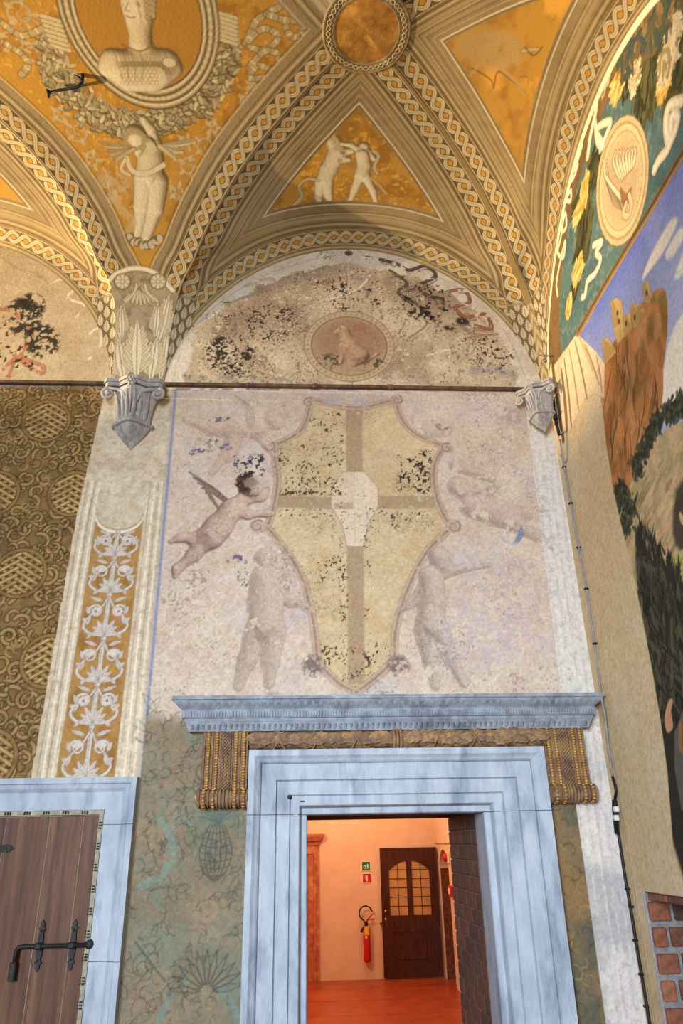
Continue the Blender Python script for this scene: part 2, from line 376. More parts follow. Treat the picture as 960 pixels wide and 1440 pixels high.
# ------------------------------------------------------------------ the painted back wall
FRESCO = mat('fresco', (0, 0, 0), attr=True, scale=170, rough=0.88, bump=0.25, bscale=55, bdist=0.012, spec=0.2)
RES = 0.0054
def arch_z(x):
    x = np.asarray(x); s3 = np.clip((x-(xl3(0)+xr3(0))/2)/((xr3(0)-xl3(0))/2), -1, 1); s2 = np.clip((x-(xl2(0)+xr2(0))/2)/((xr2(0)-xl2(0))/2), -1, 1)
    return 4.9+1.17*np.maximum(arch(s3), arch(s2))
ZR = 4.89                                              # the iron rail under the lunettes
def paint_back():
    c = Cv(-2.1, 1.6, 1.2, 6.1, RES, (202, 186, 162)); A, B = np.meshgrid(c.A, c.B)
    n1, n2, n3 = c.n(.5, 11), c.n(.12, 12), c.n(.03, 13)
    def tint(mask, col, al): c.img[:] = c.img*(1-(mask*al)[..., None]) + lin(col).astype(np.float32)*(mask*al)[..., None]
    sg = lambda x: np.clip(x*0.5+0.5, 0, 1)
    tint(sg(n1), (212, 196, 176), .6); tint(sg(n2-0.3), (190, 164, 148), .45); tint(sg(n3*1.1-0.4), (222, 208, 198), .3); tint(sg(c.n(.25, 14)-0.9), (192, 180, 186), .5)
    tint(np.clip((c.n(.02, 15)-1.3)*1.5, 0, 1), (160, 136, 122), .35); tint(np.clip((B-4.3)*2, 0, 1)*sg(c.n(.3, 16)), (190, 166, 138), .6)  # last tint: tan tone of the warm light painted in towards the top
    c.id[:] = 0
    # ---- lunettes under the arches
    keep = c.img.copy()
    az = arch_z(A); lun = (B > ZR) & (B < az+.02)
    dA = az-B; sx = (A-0.315)/1.215; rr = np.hypot(sx*1.215, (B-4.86)*1.05); inb = np.clip((1.12+0.02*n2-rr)/.012, 0, 1)*(A > -.95)
    c.img[lun] = lin((212, 202, 184)); tint(lun*sg(n2), (192, 180, 158), .6)
    tint(lun*inb, (188, 168, 138), .95); tint(lun*inb*sg(n2*1.2), (208, 190, 160), .7); tint(lun*inb*sg(c.n(.3, 21)-.7), (140, 116, 92), .6)
    tint(lun*inb*np.clip(1-np.abs(rr-1.0)/.14, 0, 1)*(B > 5.25), (130, 104, 82), .45)
    tint(lun*(A < -1.2), (200, 178, 140), .9); tint(lun*(A < -1.2)*sg(n2), (180, 154, 116), .5)
    c.id[lun & (A > -1.07)] = 3; c.id[lun & (A < -1.07)] = 4
    for k_, (th_, c_) in enumerate([(1.5, (112, 92, 70)), (1.7, (70, 60, 48)), (1.6, (222, 206, 178))]): tint(lun*inb*np.clip((c.n(.014, 140+k_)+.5*c.n(.12, 150+k_)-th_)*2, 0, 1), c_, .7)
    lunp = wxs((262, 528), (300, 440), (400, 385), (490, 368), (600, 400), (690, 470), (722, 530))
    W = lambda *p: wxs(*p)
    c.stroke(W((243, 537), (262, 480), (310, 425), (390, 380), (490, 358), (590, 378), (665, 420), (712, 470), (738, 530)), .006, (150, 128, 104), .6, wear=(.06, -.4))
    for pts, wd, col, al in [   # faded and dark ribbons
        ([(535, 365), (560, 372), (575, 380), (598, 374), (612, 388), (590, 402), (600, 415), (622, 420)], .03, (58, 44, 34), .95),
        ([(548, 380), (572, 398), (560, 412), (590, 430), (612, 452)], .024, (64, 48, 38), .9),
        ([(630, 410), (652, 408), (660, 425), (640, 432), (655, 446), (682, 442), (690, 462), (668, 458)], .03, (122, 70, 48), .92),
        ([(640, 450), (668, 470), (700, 470)], .02, (130, 84, 62), .6),
        ([(300, 440), (330, 455), (322, 470), (298, 462)], .018, (110, 88, 70), .5),
        ([(345, 402), (378, 392), (395, 402), (375, 415), (360, 430)], .026, (150, 122, 102), .5),
        ([(430, 418), (455, 422), (500, 408), (520, 388)], .02, (206, 190, 168), .7),
        ([(385, 430), (410, 438), (430, 428)], .02, (140, 100, 78), .5),
        ([(560, 470), (580, 440), (600, 455), (575, 475)], .016, (100, 88, 74), .6),
        ([(600, 500), (632, 492), (622, 515), (600, 508)], .014, (214, 200, 180), .5)]:
        P = W(*pts); c.stroke(P, wd, col, al, wear=(.035, -1.0), hi=(.7, tuple(min(255, v+46) for v in col)))
        c.stroke([(p[0]+.01, p[1]-.03) for p in P], wd*.5, tuple(max(0, v-20) for v in col), al*.6, wear=(.03, -.2))
    for p, r, cell, th in [((322, 500), 36, .016, .15), ((382, 455), 36, .012, .95), ((310, 462), 50, .009, 1.7), ((600, 425), 34, .02, .8), ((500, 412), 40, .012, 1.3), ((690, 500), 34, .014, 1.3), ((480, 395), 60, .008, 1.9), ((645, 490), 45, .01, 1.7), ((350, 525), 40, .01, 1.5)]:
        q = [wx(p[0]+r*math.cos(k*.5), p[1]+r*.8*math.sin(k*.5)) for k in range(13)]
        c.flecks(q, (34, 30, 24), cell, th, .93, seed=int(p[0]))
    for p, rx, ry in [((650, 452), .05, .03), ((632, 462), .045, .022), ((620, 430), .04, .03), ((520, 408), .045, .014)]:
        c.ell(wx(*p), rx, ry, (38, 38, 44), .95, rot=-.3, soft=.02, wear=(.03, -.5))
    c.stroke(W((262, 532), (340, 531), (420, 534)), .03, (88, 96, 120), .5, soft=.03, wear=(.06, .2)); c.stroke(W((600, 530), (680, 520), (722, 528)), .05, (110, 118, 140), .45, soft=.04, wear=(.06, .2))
    c.img[~lun] = keep[~lun]; mc = wx(491, 486); c.ell(mc, .305, .290, (150, 124, 96), .9, id=5); c.ell(mc, .295, .280, (192, 170, 138), .95, id=5); c.ell(mc, .258, .245, (122, 96, 74), .9); c.ell(mc, .248, .236, (172, 146, 116), .95)
    c.ell((mc[0], mc[1]+.03), .23, .18, (150, 116, 88), .7, soft=.08); c.ell((mc[0]+.02, mc[1]+.12), .12, .07, (156, 100, 72), .5, soft=.06, wear=(.04, 0))
    c.flecks([(mc[0]+.23*math.cos(k), mc[1]-.13+.07*math.sin(k)) for k in np.arange(0, 6.3, .5)], (70, 74, 50), .02, .5, .9, seed=44)
    q = lambda dx, dy: (mc[0]+dx, mc[1]+dy)
    c.figure([(q(-.04, .13), q(-.08, .11), .04, .022), (q(-.03, .11), q(.0, .0), .036, .055), (q(.0, .0), q(.07, -.08), .058, .066), (q(-.03, .02), q(-.06, -.14), .03, .016), (q(.0, -.02), q(.0, -.15), .028, .016), (q(.08, -.11), q(.03, -.15), .03, .018), (q(.12, -.12), q(.19, -.06), .012, .010), (q(.19, -.06), q(.17, .03), .010, .007)], [(96, 66, 52), (160, 124, 96), (196, 166, 134)], .85, wear=(.03, -1.2), id=6)
    for k in range(46):
        a = k*2*math.pi/46; c.ell(q(.277*math.cos(a), .263*math.sin(a)), .012, .012, (150, 126, 98), .6)
    c.ell(wx(490, 356), .03, .024, (58, 48, 42), .9); c.ell(wx(490, 356), .02, .016, (120, 100, 84), .9); c.ell(wx(490, 356), .012, .01, (60, 50, 42), .9)
    c.stroke(W((490, 362), (490, 400), (488, 425)), .012, (206, 190, 168), .7)
    # lunette of the bay to the left
    for pts, wd, col, al in [([(0, 435), (20, 440), (45, 470), (30, 500), (60, 515), (55, 525), (20, 500)], .03, (168, 98, 62), .75), ([(5, 520), (20, 505), (12, 530)], .026, (160, 92, 60), .7), ([(70, 400), (90, 392), (110, 402), (95, 418), (120, 430), (108, 445)], .022, (226, 208, 168), .8), ([(125, 470), (142, 460), (140, 490), (125, 505)], .022, (226, 208, 168), .7), ([(0, 360), (25, 378), (50, 384), (70, 400)], .02, (170, 140, 100), .6)]:
        c.stroke(W(*pts), wd, col, al, wear=(.05, -.9), hi=(.6, tuple(min(255, v+24) for v in col)))
    for p, r, th in [((32, 445), 26, -.2), ((60, 480), 24, -.3), ((20, 490), 40, 1.0), ((45, 430), 18, -.1)]:
        c.flecks([wx(p[0]+r*math.cos(k*.5), p[1]+r*math.sin(k*.5)) for k in range(13)], (44, 40, 30), .025, th, .95, seed=int(p[0]))
    # ---- ochre brocade hanging of the bay to the left
    keep2 = c.img.copy()
    pl = lambda z: np.interp(z, [2.5, 3.98, 4.9], [-1.369, -1.33, -1.262]); ppr = lambda z: np.interp(z, [2.5, 5.0], [-.838, -.832])
    bro = (B < ZR) & (A < pl(B)) & (B > 2.35); c.img[bro] = lin((128, 102, 62)); tint(bro*sg(c.n(.2, 31)), (146, 118, 74), .7)
    sl = (slice(None), slice(0, int((-1.2+2.1)/RES))); save = c.img[:, sl[1].stop:].copy()
    rs = np.random.RandomState(5); dk, lt = (50, 33, 16), (182, 152, 98)
    px0, pz0, LX, LZ = -1.60, 2.62, .46, .50
    for k in range(520):
        p = (rs.uniform(-2.1, -1.22), rs.uniform(2.4, 4.9)); c.stroke(spiral(p, rs.uniform(.03, .065), rs.uniform(.5, 1.0), rs.uniform(0, 6.3), rs.choice([1, -1]), .35, 14), [.020, .010], (168, 138, 88), .95, out=(.006, dk, .95), sm=0)
    for k in range(260):
        p = (rs.uniform(-2.1, -1.22), rs.uniform(2.4, 4.9)); a = rs.uniform(0, 6.3); r = rs.uniform(.018, .045)
        c.stroke(spiral(p, r, rs.uniform(.5, 1.1), a, rs.choice([1, -1]), .3, 14), [.009, .004], dk if k % 3 else lt, .7, sm=0)
    for j in range(-1, 6):
        for i in range(-2, 2):
            cx, cz = px0+i*LX+(LX/2 if j % 2 else 0), pz0+j*LZ
            if cx < -2.2 or cx > -1.15: continue
            c.ell((cx, cz), .150, .150, (92, 68, 36), .95, soft=.012)
            for k in range(7):                         # knot of crossing straps in a round
                o = (k-3)*.036
                hl = math.sqrt(max(.0, .125**2-o*o))
                for sgn in (1, -1):
                    u = np.array([math.cos(.55), sgn*math.sin(.55)]); v = np.array([-u[1], u[0]])
                    c.stroke([np.array([cx, cz])+v*o-u*hl, np.array([cx, cz])+v*o+u*hl], .019, (170, 138, 86), .95, out=(.004, dk, .95), sm=0, hi=(.45, (196, 164, 108)))
            c.ell((cx, cz), .140, .140, dk, .85, ring=.028); c.ell((cx, cz), .140, .140, (150, 118, 70), .95, ring=.018)
    c.img[:, sl[1].stop:] = save; c.img[~bro] = keep2[~bro]
    m = ~bro & (A < -1.2); 
    tint(bro*sg(c.n(.05, 33)-.6), (98, 74, 44), .45)
    c.stroke(W((0, 541), (148, 543)), .03, (118, 116, 128), .9, wear=(.06, -.6)); c.stroke(W((0, 553), (146, 553)), .012, (112, 84, 46), .8)
    c.id[bro] = 2
    # ---- painted pilaster with the ochre candelabrum panel
    pil = (B < ZR) & (A >= pl(B)) & (A <= ppr(B)) & (B > 2.35); c.img[pil] = lin((212, 198, 172)); tint(pil*sg(n2), (196, 180, 152), .6); tint(pil*sg(n3-.6), (170, 152, 126), .5); c.id[pil] = 1
    top, bot = 3.94, 2.52
    fr = lambda f, z: pl(z)*(1-f)+ppr(z)*f
    for f, wd, col in [(.05, .006, (160, 140, 112)), (.10, .012, (232, 222, 198)), (.14, .007, (150, 130, 102)), (.19, .009, (234, 224, 202)), (.82, .006, (168, 148, 120)), (.87, .010, (236, 226, 204)), (.915, .006, (160, 142, 114)), (.96, .008, (232, 222, 200))]:
        zz = np.linspace(2.45, 4.2, 12); c.stroke([(fr(f, z), z) for z in zz], wd, col, .85, sm=0, wear=(.03, -1.6))
    zz = np.linspace(bot-.1, top, 14); LF, RF = .235, .775
    arc = [(fr(LF+(RF-LF)*t, top+.02-.10*math.sqrt(max(0, 1-(2*t-1)**2))), top+.02-.10*math.sqrt(max(0, 1-(2*t-1)**2))) for t in (1-np.cos(np.linspace(0, math.pi, 20)))/2]
    panel = [(fr(LF, z), z) for z in zz]+arc[:]+[(fr(RF, z), z) for z in zz[::-1]]
    c.poly(panel, (172, 132, 74), 1.0, out=(.006, (140, 112, 72)), id=7); sl_, D_ = c.poly(panel, (146, 106, 54), 0)
    c.put(sl_, np.clip(-D_/.01, 0, 1)*np.clip(c.n(.06, 41)[sl_]*.4+.2, 0, 1), (146, 104, 50))
    c.stroke([(p[0], p[1]+.012) for p in arc], .012, (236, 226, 204), .9, sm=0); c.stroke([(p[0], p[1]+.03) for p in arc], .006, (150, 130, 104), .8, sm=0)
    WH, SH = (206, 198, 188), (128, 106, 82)
    def sym(pts, w, z0, al=.95, **k):
        for sg_ in (-1, 1):
            c.stroke([(fr((LF+RF)/2, z0+p[1])+sg_*p[0]*1.14, z0+p[1]) for p in pts], w, WH, al, out=(.0035, SH, .8), **k)
    def leaf(x, z, ang, ln, wd, z0):
        for sg_ in (-1, 1):
            cx = fr((LF+RF)/2, z0+z); d = np.array([math.cos(ang)*sg_, math.sin(ang)]); nrm = np.array([-d[1], d[0]]); p = np.array([cx+sg_*x, z0+z])
            c.poly([p, p+d*ln*.4+nrm*wd, p+d*ln*.75+nrm*wd*.7, p+d*ln, p+d*ln*.7-nrm*wd*.7, p+d*ln*.35-nrm*wd], WH, .95, sm=3, out=(.0035, SH, .8)); c.stroke([p, p+d*ln*.8], .0025, (150, 134, 116), .8, sm=0)
    z0 = bot-.02
    for k, (h, kind) in enumerate([(.27, 0), (.22, 1), (.25, 0), (.25, 1), (.22, 0), (.22, 1)]):
        if z0+h > top-.05: h = top-.06-z0
        sym([(0.004, 0), (.004, h)], [.018, .010], z0)
        sym([(.01, .02), (.07, .03), (.105, .07), (.085, .12), (.03, h*.72), (.008, h*.9)], [.016, .008], z0)
        for sg_ in (-1, 1):
            cx = fr((LF+RF)/2, z0+h*.55); p = (cx+sg_*.062, z0+h*.62)
            c.stroke(spiral(p, .042, 1.1, math.pi/2-sg_*math.pi/2, sg_, .35, 18), [.013, .006], WH, .95, out=(.0035, SH, .8), sm=0)
            if kind:
                for q in range(7): a = q*.9; c.ell((p[0]+.017*math.cos(a), p[1]+.017*math.sin(a)), .011, .008, WH, .95, rot=a)
                c.ell(p, .007, .007, SH, .9)
            else:
                for q in range(5): a = math.pi/2+(q-2)*.5; c.ell((p[0]+.02*math.cos(a), p[1]+.02*math.sin(a)), .018, .007, WH, .95, rot=a)
        for q, a in enumerate((1.57, 1.05, .55, .1)): leaf(.004, .03 if q else .02, a, .10-.014*q, .012, z0)
        leaf(.105, .08, 1.9, .06, .011, z0); leaf(.10, .10, .5, .035, .010, z0); leaf(.095, h*.55, 1.2, .05, .010, z0); leaf(.07, .03, -.9, .035, .009, z0); leaf(.03, h*.85, .35, .075, .009, z0)
        z0 += h
    # ---- blue line beside it
    c.stroke([wx(247, 548), wx(199, 1093)], .018, (118, 132, 170), .85, sm=0, wear=(.05, -2.2), soft=.012); c.stroke([wx(243, 548), wx(194, 1093)], .008, (172, 156, 130), .6, sm=0)
    # ---- grey green lower wall with drawn plants, left and right of the portal
    low = (np.clip((2.86-.02*n2-B+(A+.75)*.10)/.10, 0, 1))*(A > -.825)*(A < -.1)
    tint(low, (140, 127, 102), 1.0); tint(low*sg(c.n(.18, 51)), (122, 113, 92), .8); tint(low*sg(c.n(.35, 52)-.8), (162, 136, 108), .55); tint(low*sg(n3-.5), (120, 116, 98), .5); c.id[(low > .5) & (B < 2.9)] = 8
    tint(low*sg(c.n(.2, 53)-1.0), (112, 138, 122), .45)
    TE, DK = (112, 144, 130), (72, 78, 70)
    for k in range(330):
        p = (rs.uniform(-.82, -.28), rs.uniform(1.3, 2.85)); r = rs.uniform(.02, .07); a = rs.uniform(0, 6.3)
        c.stroke(spiral(p, r, rs.uniform(.3, .9), a, rs.choice([1, -1]), .25, 16), [.005, .003], DK if k % 4 else (98, 126, 116), .75, sm=0, wear=(.08, -.6))
    for k in range(70):
        p = np.array([rs.uniform(-.82, -.28), rs.uniform(1.3, 2.85)]); a = rs.uniform(.3, 2.8); l = rs.uniform(.05, .13); d = np.array([math.cos(a), math.sin(a)]); nn = np.array([-d[1], d[0]])*.018
        c.stroke([p, p+d*l*.5+nn, p+d*l], .004, DK, .7, wear=(.08, -.6)); c.stroke([p, p+d*l*.5-nn, p+d*l], .004, DK, .6, wear=(.08, -.6))
    c.stroke(W((222, 1150), (236, 1170), (243, 1195), (232, 1225), (212, 1240), (192, 1250)), [.03, .045, .03], (118, 150, 136), .6, wear=(.05, -.9)); c.stroke(W((240, 1165), (255, 1150), (268, 1160)), .012, (116, 150, 136), .6)
    c.stroke(W((190, 1325), (232, 1380)), .008, DK, .8); c.stroke(W((222, 1440), (240, 1400), (262, 1380)), .03, (114, 144, 130), .55, wear=(.05, -.6)); c.stroke(W((310, 1390), (330, 1420), (336, 1440)), .03, (110, 148, 136), .5, wear=(.05, -.6))
    pc = wx(303, 1200)                                 # drawn thistle head
    for k in range(-3, 4): c.stroke([(pc[0]+k*.012, pc[1]+.13), (pc[0]+k*.026, pc[1]+.02), (pc[0]+k*.02, pc[1]-.07), (pc[0]+k*.004, pc[1]-.12)], .005, (64, 74, 70), .85)
    for k in range(7): z = pc[1]-.09+k*.032; h = .075*math.sqrt(max(.05, 1-((k-3)/4.3)**2)); c.stroke([(pc[0]-h, z), (pc[0], z-.012), (pc[0]+h, z)], .004, (64, 74, 70), .8)
    for k in range(9): a = .3+k*.32; c.stroke([(pc[0], pc[1]+.13), (pc[0]+.06*math.cos(a), pc[1]+.15+.05*math.sin(a)), (pc[0]+.11*math.cos(a), pc[1]+.14+.09*math.sin(a))], [.014, .004], (86, 104, 96), .75)
    for k in range(11):
        a = .15+k*.29; p = np.array(wx(290, 1395)); d = np.array([math.cos(a), math.sin(a)]); c.stroke([p+d*.03, p+d*.09+np.array([-d[1], d[0]])*.014, p+d*.17], .005, DK, .8); c.stroke([p+d*.03, p+d*.09-np.array([-d[1], d[0]])*.014, p+d*.17], .005, DK, .8)
    lo2 = (A > 1.2)*(A < 1.46)*(B < 2.42); tint(lo2*1.0, (118, 106, 82), 1.0); tint(lo2*sg(c.n(.12, 55)), (92, 92, 78), .8); tint(lo2*sg(c.n(.2, 56)-.7), (150, 118, 74), .7)
    for k in range(50):
        p = (rs.uniform(1.25, 1.45), rs.uniform(1.3, 2.4)); c.stroke(spiral(p, rs.uniform(.02, .05), .6, rs.uniform(0, 6), rs.choice([1, -1]), .3, 12), [.006, .003], (60, 56, 42) if k % 3 else (172, 140, 88), .6, sm=0)
    c.id[lo2 > 0] = 9
    # ---- white painted pilaster at the right corner
    wl = lambda z: np.interp(z, [1.4, 2.42, 2.46, 4.9], [1.405, 1.405, 1.405, 1.44])
    wp = (A > wl(B))*(B < ZR-.01)*1.0; wcap = np.clip((B-4.55)/.3, 0, 1)
    tint(wp, (216, 211, 203), 1.0); tint(wp*sg(c.n(.08, 61)), (212, 208, 202), .5); tint(wp*np.clip((n3-.8), 0, 1), (184, 176, 166), .6); tint(wp*np.clip((2.75-B)*3, 0, 1)*sg(c.n(.2, 62)), (164, 166, 168), .7)
    tint(wp*wcap, (204, 190, 168), .6)
    for o, col in [(.012, (178, 170, 162)), (.035, (230, 226, 219)), (.06, (180, 172, 164)), (.085, (228, 224, 217)), (.10, (172, 166, 160)), (.125, (228, 223, 216)), (.145, (186, 178, 170)), (.165, (228, 223, 216))]:
        c.stroke([(float(wl(z))+o*1.02, z) for z in np.linspace(1.3, 4.55, 10)], .009, col, .45, sm=0, wear=(.05, -.4), soft=.008)
    c.id[wp > 0] = 10
    # ---- big shield-like frame with cross-shaped stains
    Rp = [(437, 562), (432, 585), (420, 608), (386, 626), (386, 645), (390, 672), (386, 705), (376, 742), (400, 772), (424, 812), (440, 872), (446, 930), (456, 942), (478, 962), (500, 974), (522, 958), (540, 942), (554, 928), (557, 880), (574, 826), (600, 776), (634, 742), (618, 712), (610, 678), (612, 650), (624, 628), (584, 610), (564, 588), (556, 562), (500, 573)]
    P = W(*Rp); c.poly(P, (202, 180, 140), .92, sm=3, soft=.015, id=11)
    sl_, D_ = c.poly(P, (0, 0, 0), 0, sm=3); ms = np.clip(-D_/.02, 0, 1)
    c.put(sl_, ms*sg(c.n(.2, 71)[sl_])*.6, (188, 162, 120)); c.put(sl_, ms*sg(c.n(.05, 72)[sl_]-.5)*.5, (212, 192, 154))
    X1 = [W((486, 574), (509, 574), (513, 962), (489, 962)), W((388, 697), (468, 699), (468, 716), (388, 714)), W((530, 697), (610, 697), (611, 715), (530, 716))]
    for q in X1: c.poly(q, (166, 142, 112), .9, soft=.012, wear=(.05, -2.0))
    c.poly(W((483, 664), (512, 664), (531, 686), (531, 712), (516, 738), (511, 768), (488, 768), (482, 738), (466, 712), (466, 688)), (218, 200, 174), .96, soft=.006, out=(.012, (160, 140, 118), .8), id=12)
    c.poly(W((483, 664), (498, 664), (497, 706), (466, 708), (466, 688)), (206, 186, 154), .6, soft=.006); c.poly(W((468, 708), (497, 706), (497, 716), (470, 716)), (172, 150, 124), .8, soft=.006); c.stroke(W((498, 664), (499, 760)), .004, (190, 172, 150), .8, sm=0)
    for p, s_ in [((497, 845), .03), ((502, 908), .03)]: c.ell(wx(*p), .03, .045, (176, 112, 92), .5, soft=.03, wear=(.015, .2))
    for q in [W((390, 634), (420, 620), (482, 612), (482, 695), (392, 694)), W((425, 575), (482, 580), (482, 612), (420, 612))]: c.flecks(q, (36, 30, 26), .012, 1.55, .95, seed=81)
    c.flecks(W((395, 640), (440, 636), (445, 694), (393, 694)), (36, 30, 26), .014, 1.1, .95, seed=82); c.flecks(W((560, 640), (608, 632), (605, 694), (560, 690)), (36, 30, 26), .013, .95, .95, seed=83)
    c.flecks(W((392, 690), (480, 692), (480, 696), (392, 696)), (40, 34, 28), .012, .2, .9, seed=84, feather=.02); c.flecks(W((392, 716), (470, 716), (470, 726), (395, 730)), (40, 34, 28), .012, 1.0, .9, seed=85, feather=.02)
    c.flecks(W((425, 790), (486, 780), (488, 820), (430, 820)), (40, 34, 28), .013, 1.3, .95, seed=86); c.flecks(W((512, 716), (606, 716), (608, 745), (512, 745)), (40, 34, 28), .011, 1.5, .9, seed=87)
    c.flecks(W((478, 690), (488, 690), (490, 960), (478, 960)), (44, 36, 30), .012, 1.45, .9, seed=88, feather=.03); c.flecks(W((450, 900), (550, 900), (552, 940), (500, 965), (448, 935)), (44, 36, 30), .011, 1.65, .9, seed=89); c.flecks(W((512, 690), (522, 760), (520, 950), (512, 950)), (44, 36, 30), .012, 1.3, .9, seed=90, feather=.03)
    for seg in [Rp[0:4], Rp[3:8], Rp[7:12], Rp[11:15], Rp[14:18], Rp[17:22], Rp[21:26], Rp[25:29], [Rp[28], (500, 573), Rp[0]]]:
        Q = W(*seg); c.stroke(Q, .040, (196, 170, 146), .8, wear=(.08, -2.2), out=(.004, (136, 116, 104), .8), id=13); c.stroke(Q, .020, (168, 142, 124), .7, wear=(.05, -1.6)); c.stroke(Q, .006, (130, 110, 100), .8, wear=(.05, -1.6))
    for p, r, sgn in [((434, 566), .045, 1), ((378, 628), .045, -1), ((362, 740), .05, 1), ((440, 936), .05, -1), ((560, 936), .05, 1), ((638, 740), .05, -1), ((628, 630), .045, 1), ((558, 562), .045, -1)]:
        p = wx(*p); c.ell(p, r, r*.9, (186, 162, 142), .85, wear=(.05, -2)); c.stroke(spiral(p, r*.85, 1.2, 1.0, sgn, .2), [.010, .005], (130, 112, 104), .8, sm=0)
    for p in [(440, 936), (560, 936)]: c.flecks([(wx(*p)[0]+.06*math.cos(k), wx(*p)[1]+.06*math.sin(k)) for k in range(7)], (106, 98, 100), .02, .1, .8, seed=91)
    for p in [(466, 564), (508, 566)]: c.ell(wx(*p), .055, .035, (166, 158, 168), .6, soft=.03)
    # ---- faded flying and standing children (plain generic figures)
    p = lambda x, y: wx(x, y)
    F1, F2 = [(104, 84, 76), (158, 130, 116), (196, 168, 150)], [(132, 114, 98), (164, 144, 126), (194, 176, 156)]
    F3 = [(160, 136, 122), (190, 162, 142), (206, 184, 166)]
    for x0, x1, n in [((322, 708), (266, 664), 9)]:     # wing
        a0, a1 = np.array(p(*x0)), np.array(p(*x1))
        for k in range(n): t = k/n; c.stroke([a0+(a1-a0)*t*.35, a0+(a1-a0)*(.45+.06*k)+np.array([.01+.01*k, -.012*k+.005]), a0+(a1-a0)*(1-.085*k)+np.array([.006*k, -.018*k])], [.028, .02, .006], (122, 100, 84) if k % 2 else (142, 120, 102), .85, out=(.003, (96, 78, 66), .7), id=14)
    c.figure([(p(350, 686), p(357, 690), .066, .056), (p(338, 703), p(325, 716), .04, .058), (p(325, 718), p(306, 742), .072, .078), (p(306, 742), p(296, 754), .08, .085), (p(294, 756), p(272, 780), .062, .040), (p(272, 780), p(250, 800), .038, .026), (p(248, 800), p(246, 810), .026, .016), (p(300, 752), p(272, 758), .05, .036), (p(272, 758), p(254, 756), .034, .024), (p(252, 757), p(240, 762), .024, .014), (p(332, 712), p(348, 724), .034, .028), (p(348, 724), p(376, 722), .026, .02), (p(376, 722), p(382, 722), .022, .016), (p(342, 706), p(368, 700), .026, .022), (p(368, 700), p(376, 688), .02, .014)], [(92, 72, 66), (150, 122, 108), (186, 158, 140), (206, 182, 162)], .93, light=(.5, .5), edge=.45, id=15)
    for k in range(46):
        a = rs.uniform(1.2, 4.9); r_ = rs.uniform(.042, .070); q = np.array(p(350, 682)); q = q+np.array([r_*math.cos(a)-.004, r_*math.sin(a)*.9+.014]); c.stroke(spiral(q, .014, .8, a, 1, .3, 8), .010, (62, 46, 36) if k % 3 else (88, 66, 52), .9, sm=0, id=16)
    c.ell(p(350, 678), .05, .04, (66, 50, 40), .6, soft=.03)
    for q, r_ in [(p(357, 687), .006), (p(363, 686), .006)]: c.ell(q, r_, r_*.7, (60, 44, 40), .8)
    c.stroke([p(357, 696), p(361, 697), p(364, 696)], .005, (120, 70, 62), .8); c.stroke([p(361, 687), p(363, 692), p(360, 693)], .004, (130, 98, 84), .7)
    def ghost(cs, ramp, al, wear, id): c.figure(cs, ramp, al, light=(.5, .7), wear=wear, id=id, edge=.6, soft=.03)
    ghost([(p(383, 590), p(388, 594), .062, .055), (p(360, 602), p(330, 600), .075, .085), (p(330, 600), p(300, 602), .085, .06), (p(300, 602), p(262, 590), .05, .026), (p(330, 612), p(322, 640), .06, .045), (p(318, 640), p(298, 664), .036, .02), (p(362, 612), p(386, 640), .03, .02)], F3, .75, (.06, -1.5), 17)
    c.stroke([p(352, 598), p(345, 570), p(322, 553)], [.05, .03, .008], (176, 152, 132), .6, wear=(.05, -1.0)); c.stroke([p(358, 592), p(352, 572), p(330, 556)], .008, (140, 116, 98), .6)
    ghost([(p(373, 786), p(374, 794), .066, .06), (p(372, 816), p(372, 850), .085, .092), (p(372, 850), p(374, 880), .092, .10), (p(358, 890), p(348, 930), .062, .046), (p(346, 930), p(335, 965), .044, .026), (p(386, 890), p(380, 930), .06, .046), (p(380, 930), p(378, 962), .042, .026), (p(386, 825), p(408, 845), .036, .03), (p(408, 845), p(432, 852), .028, .018), (p(384, 812), p(400, 806), .036, .03)], F2, .72, (.07, -1.6), 18)
    ghost([(p(618, 784), p(620, 794), .066, .058), (p(606, 812), p(608, 845), .07, .075), (p(606, 850), p(606, 880), .072, .085), (p(596, 888), p(606, 930), .055, .042), (p(606, 930), p(612, 965), .04, .024), (p(620, 888), p(634, 926), .052, .04), (p(634, 926), p(652, 962), .036, .022), (p(626, 806), p(655, 798), .03, .022), (p(655, 798), p(688, 795), .02, .012), (p(592, 830), p(576, 850), .03, .02), (p(576, 850), p(562, 858), .02, .014)], [(124, 108, 98), (160, 142, 128), (194, 178, 162)], .74, (.06, -1.5), 19)
    ghost([(p(645, 685), p(650, 690), .07, .06), (p(664, 712), p(700, 722), .08, .085), (p(700, 722), p(720, 732), .085, .066), (p(715, 722), p(742, 722), .05, .036), (p(742, 722), p(768, 714), .03, .018), (p(722, 738), p(752, 752), .048, .036), (p(752, 752), p(786, 776), .03, .018), (p(668, 700), p(690, 690), .026, .02), (p(690, 690), p(702, 682), .02, .012), (p(640, 655), p(690, 672), .04, .03)], [(146, 124, 114), (176, 150, 138), (196, 174, 160)], .72, (.05, -1.1), 20)
    ghost([(p(590, 588), p(592, 594), .06, .055), (p(604, 606), p(622, 602), .05, .06), (p(622, 600), p(655, 572), .03, .008)], [(160, 142, 130), (182, 162, 146), (196, 178, 162)], .55, (.06, -.6), 21)
    c.stroke(W((640, 650), (655, 632), (668, 645), (684, 632), (700, 640), (700, 660)), .014, (176, 174, 180), .6, wear=(.05, -.8))
    c.poly(W((733, 738), (736, 752), (730, 762), (722, 764), (728, 750)), (112, 132, 164), .9, sm=2); c.stroke(W((704, 754), (716, 764), (728, 764)), .02, (168, 176, 186), .7)
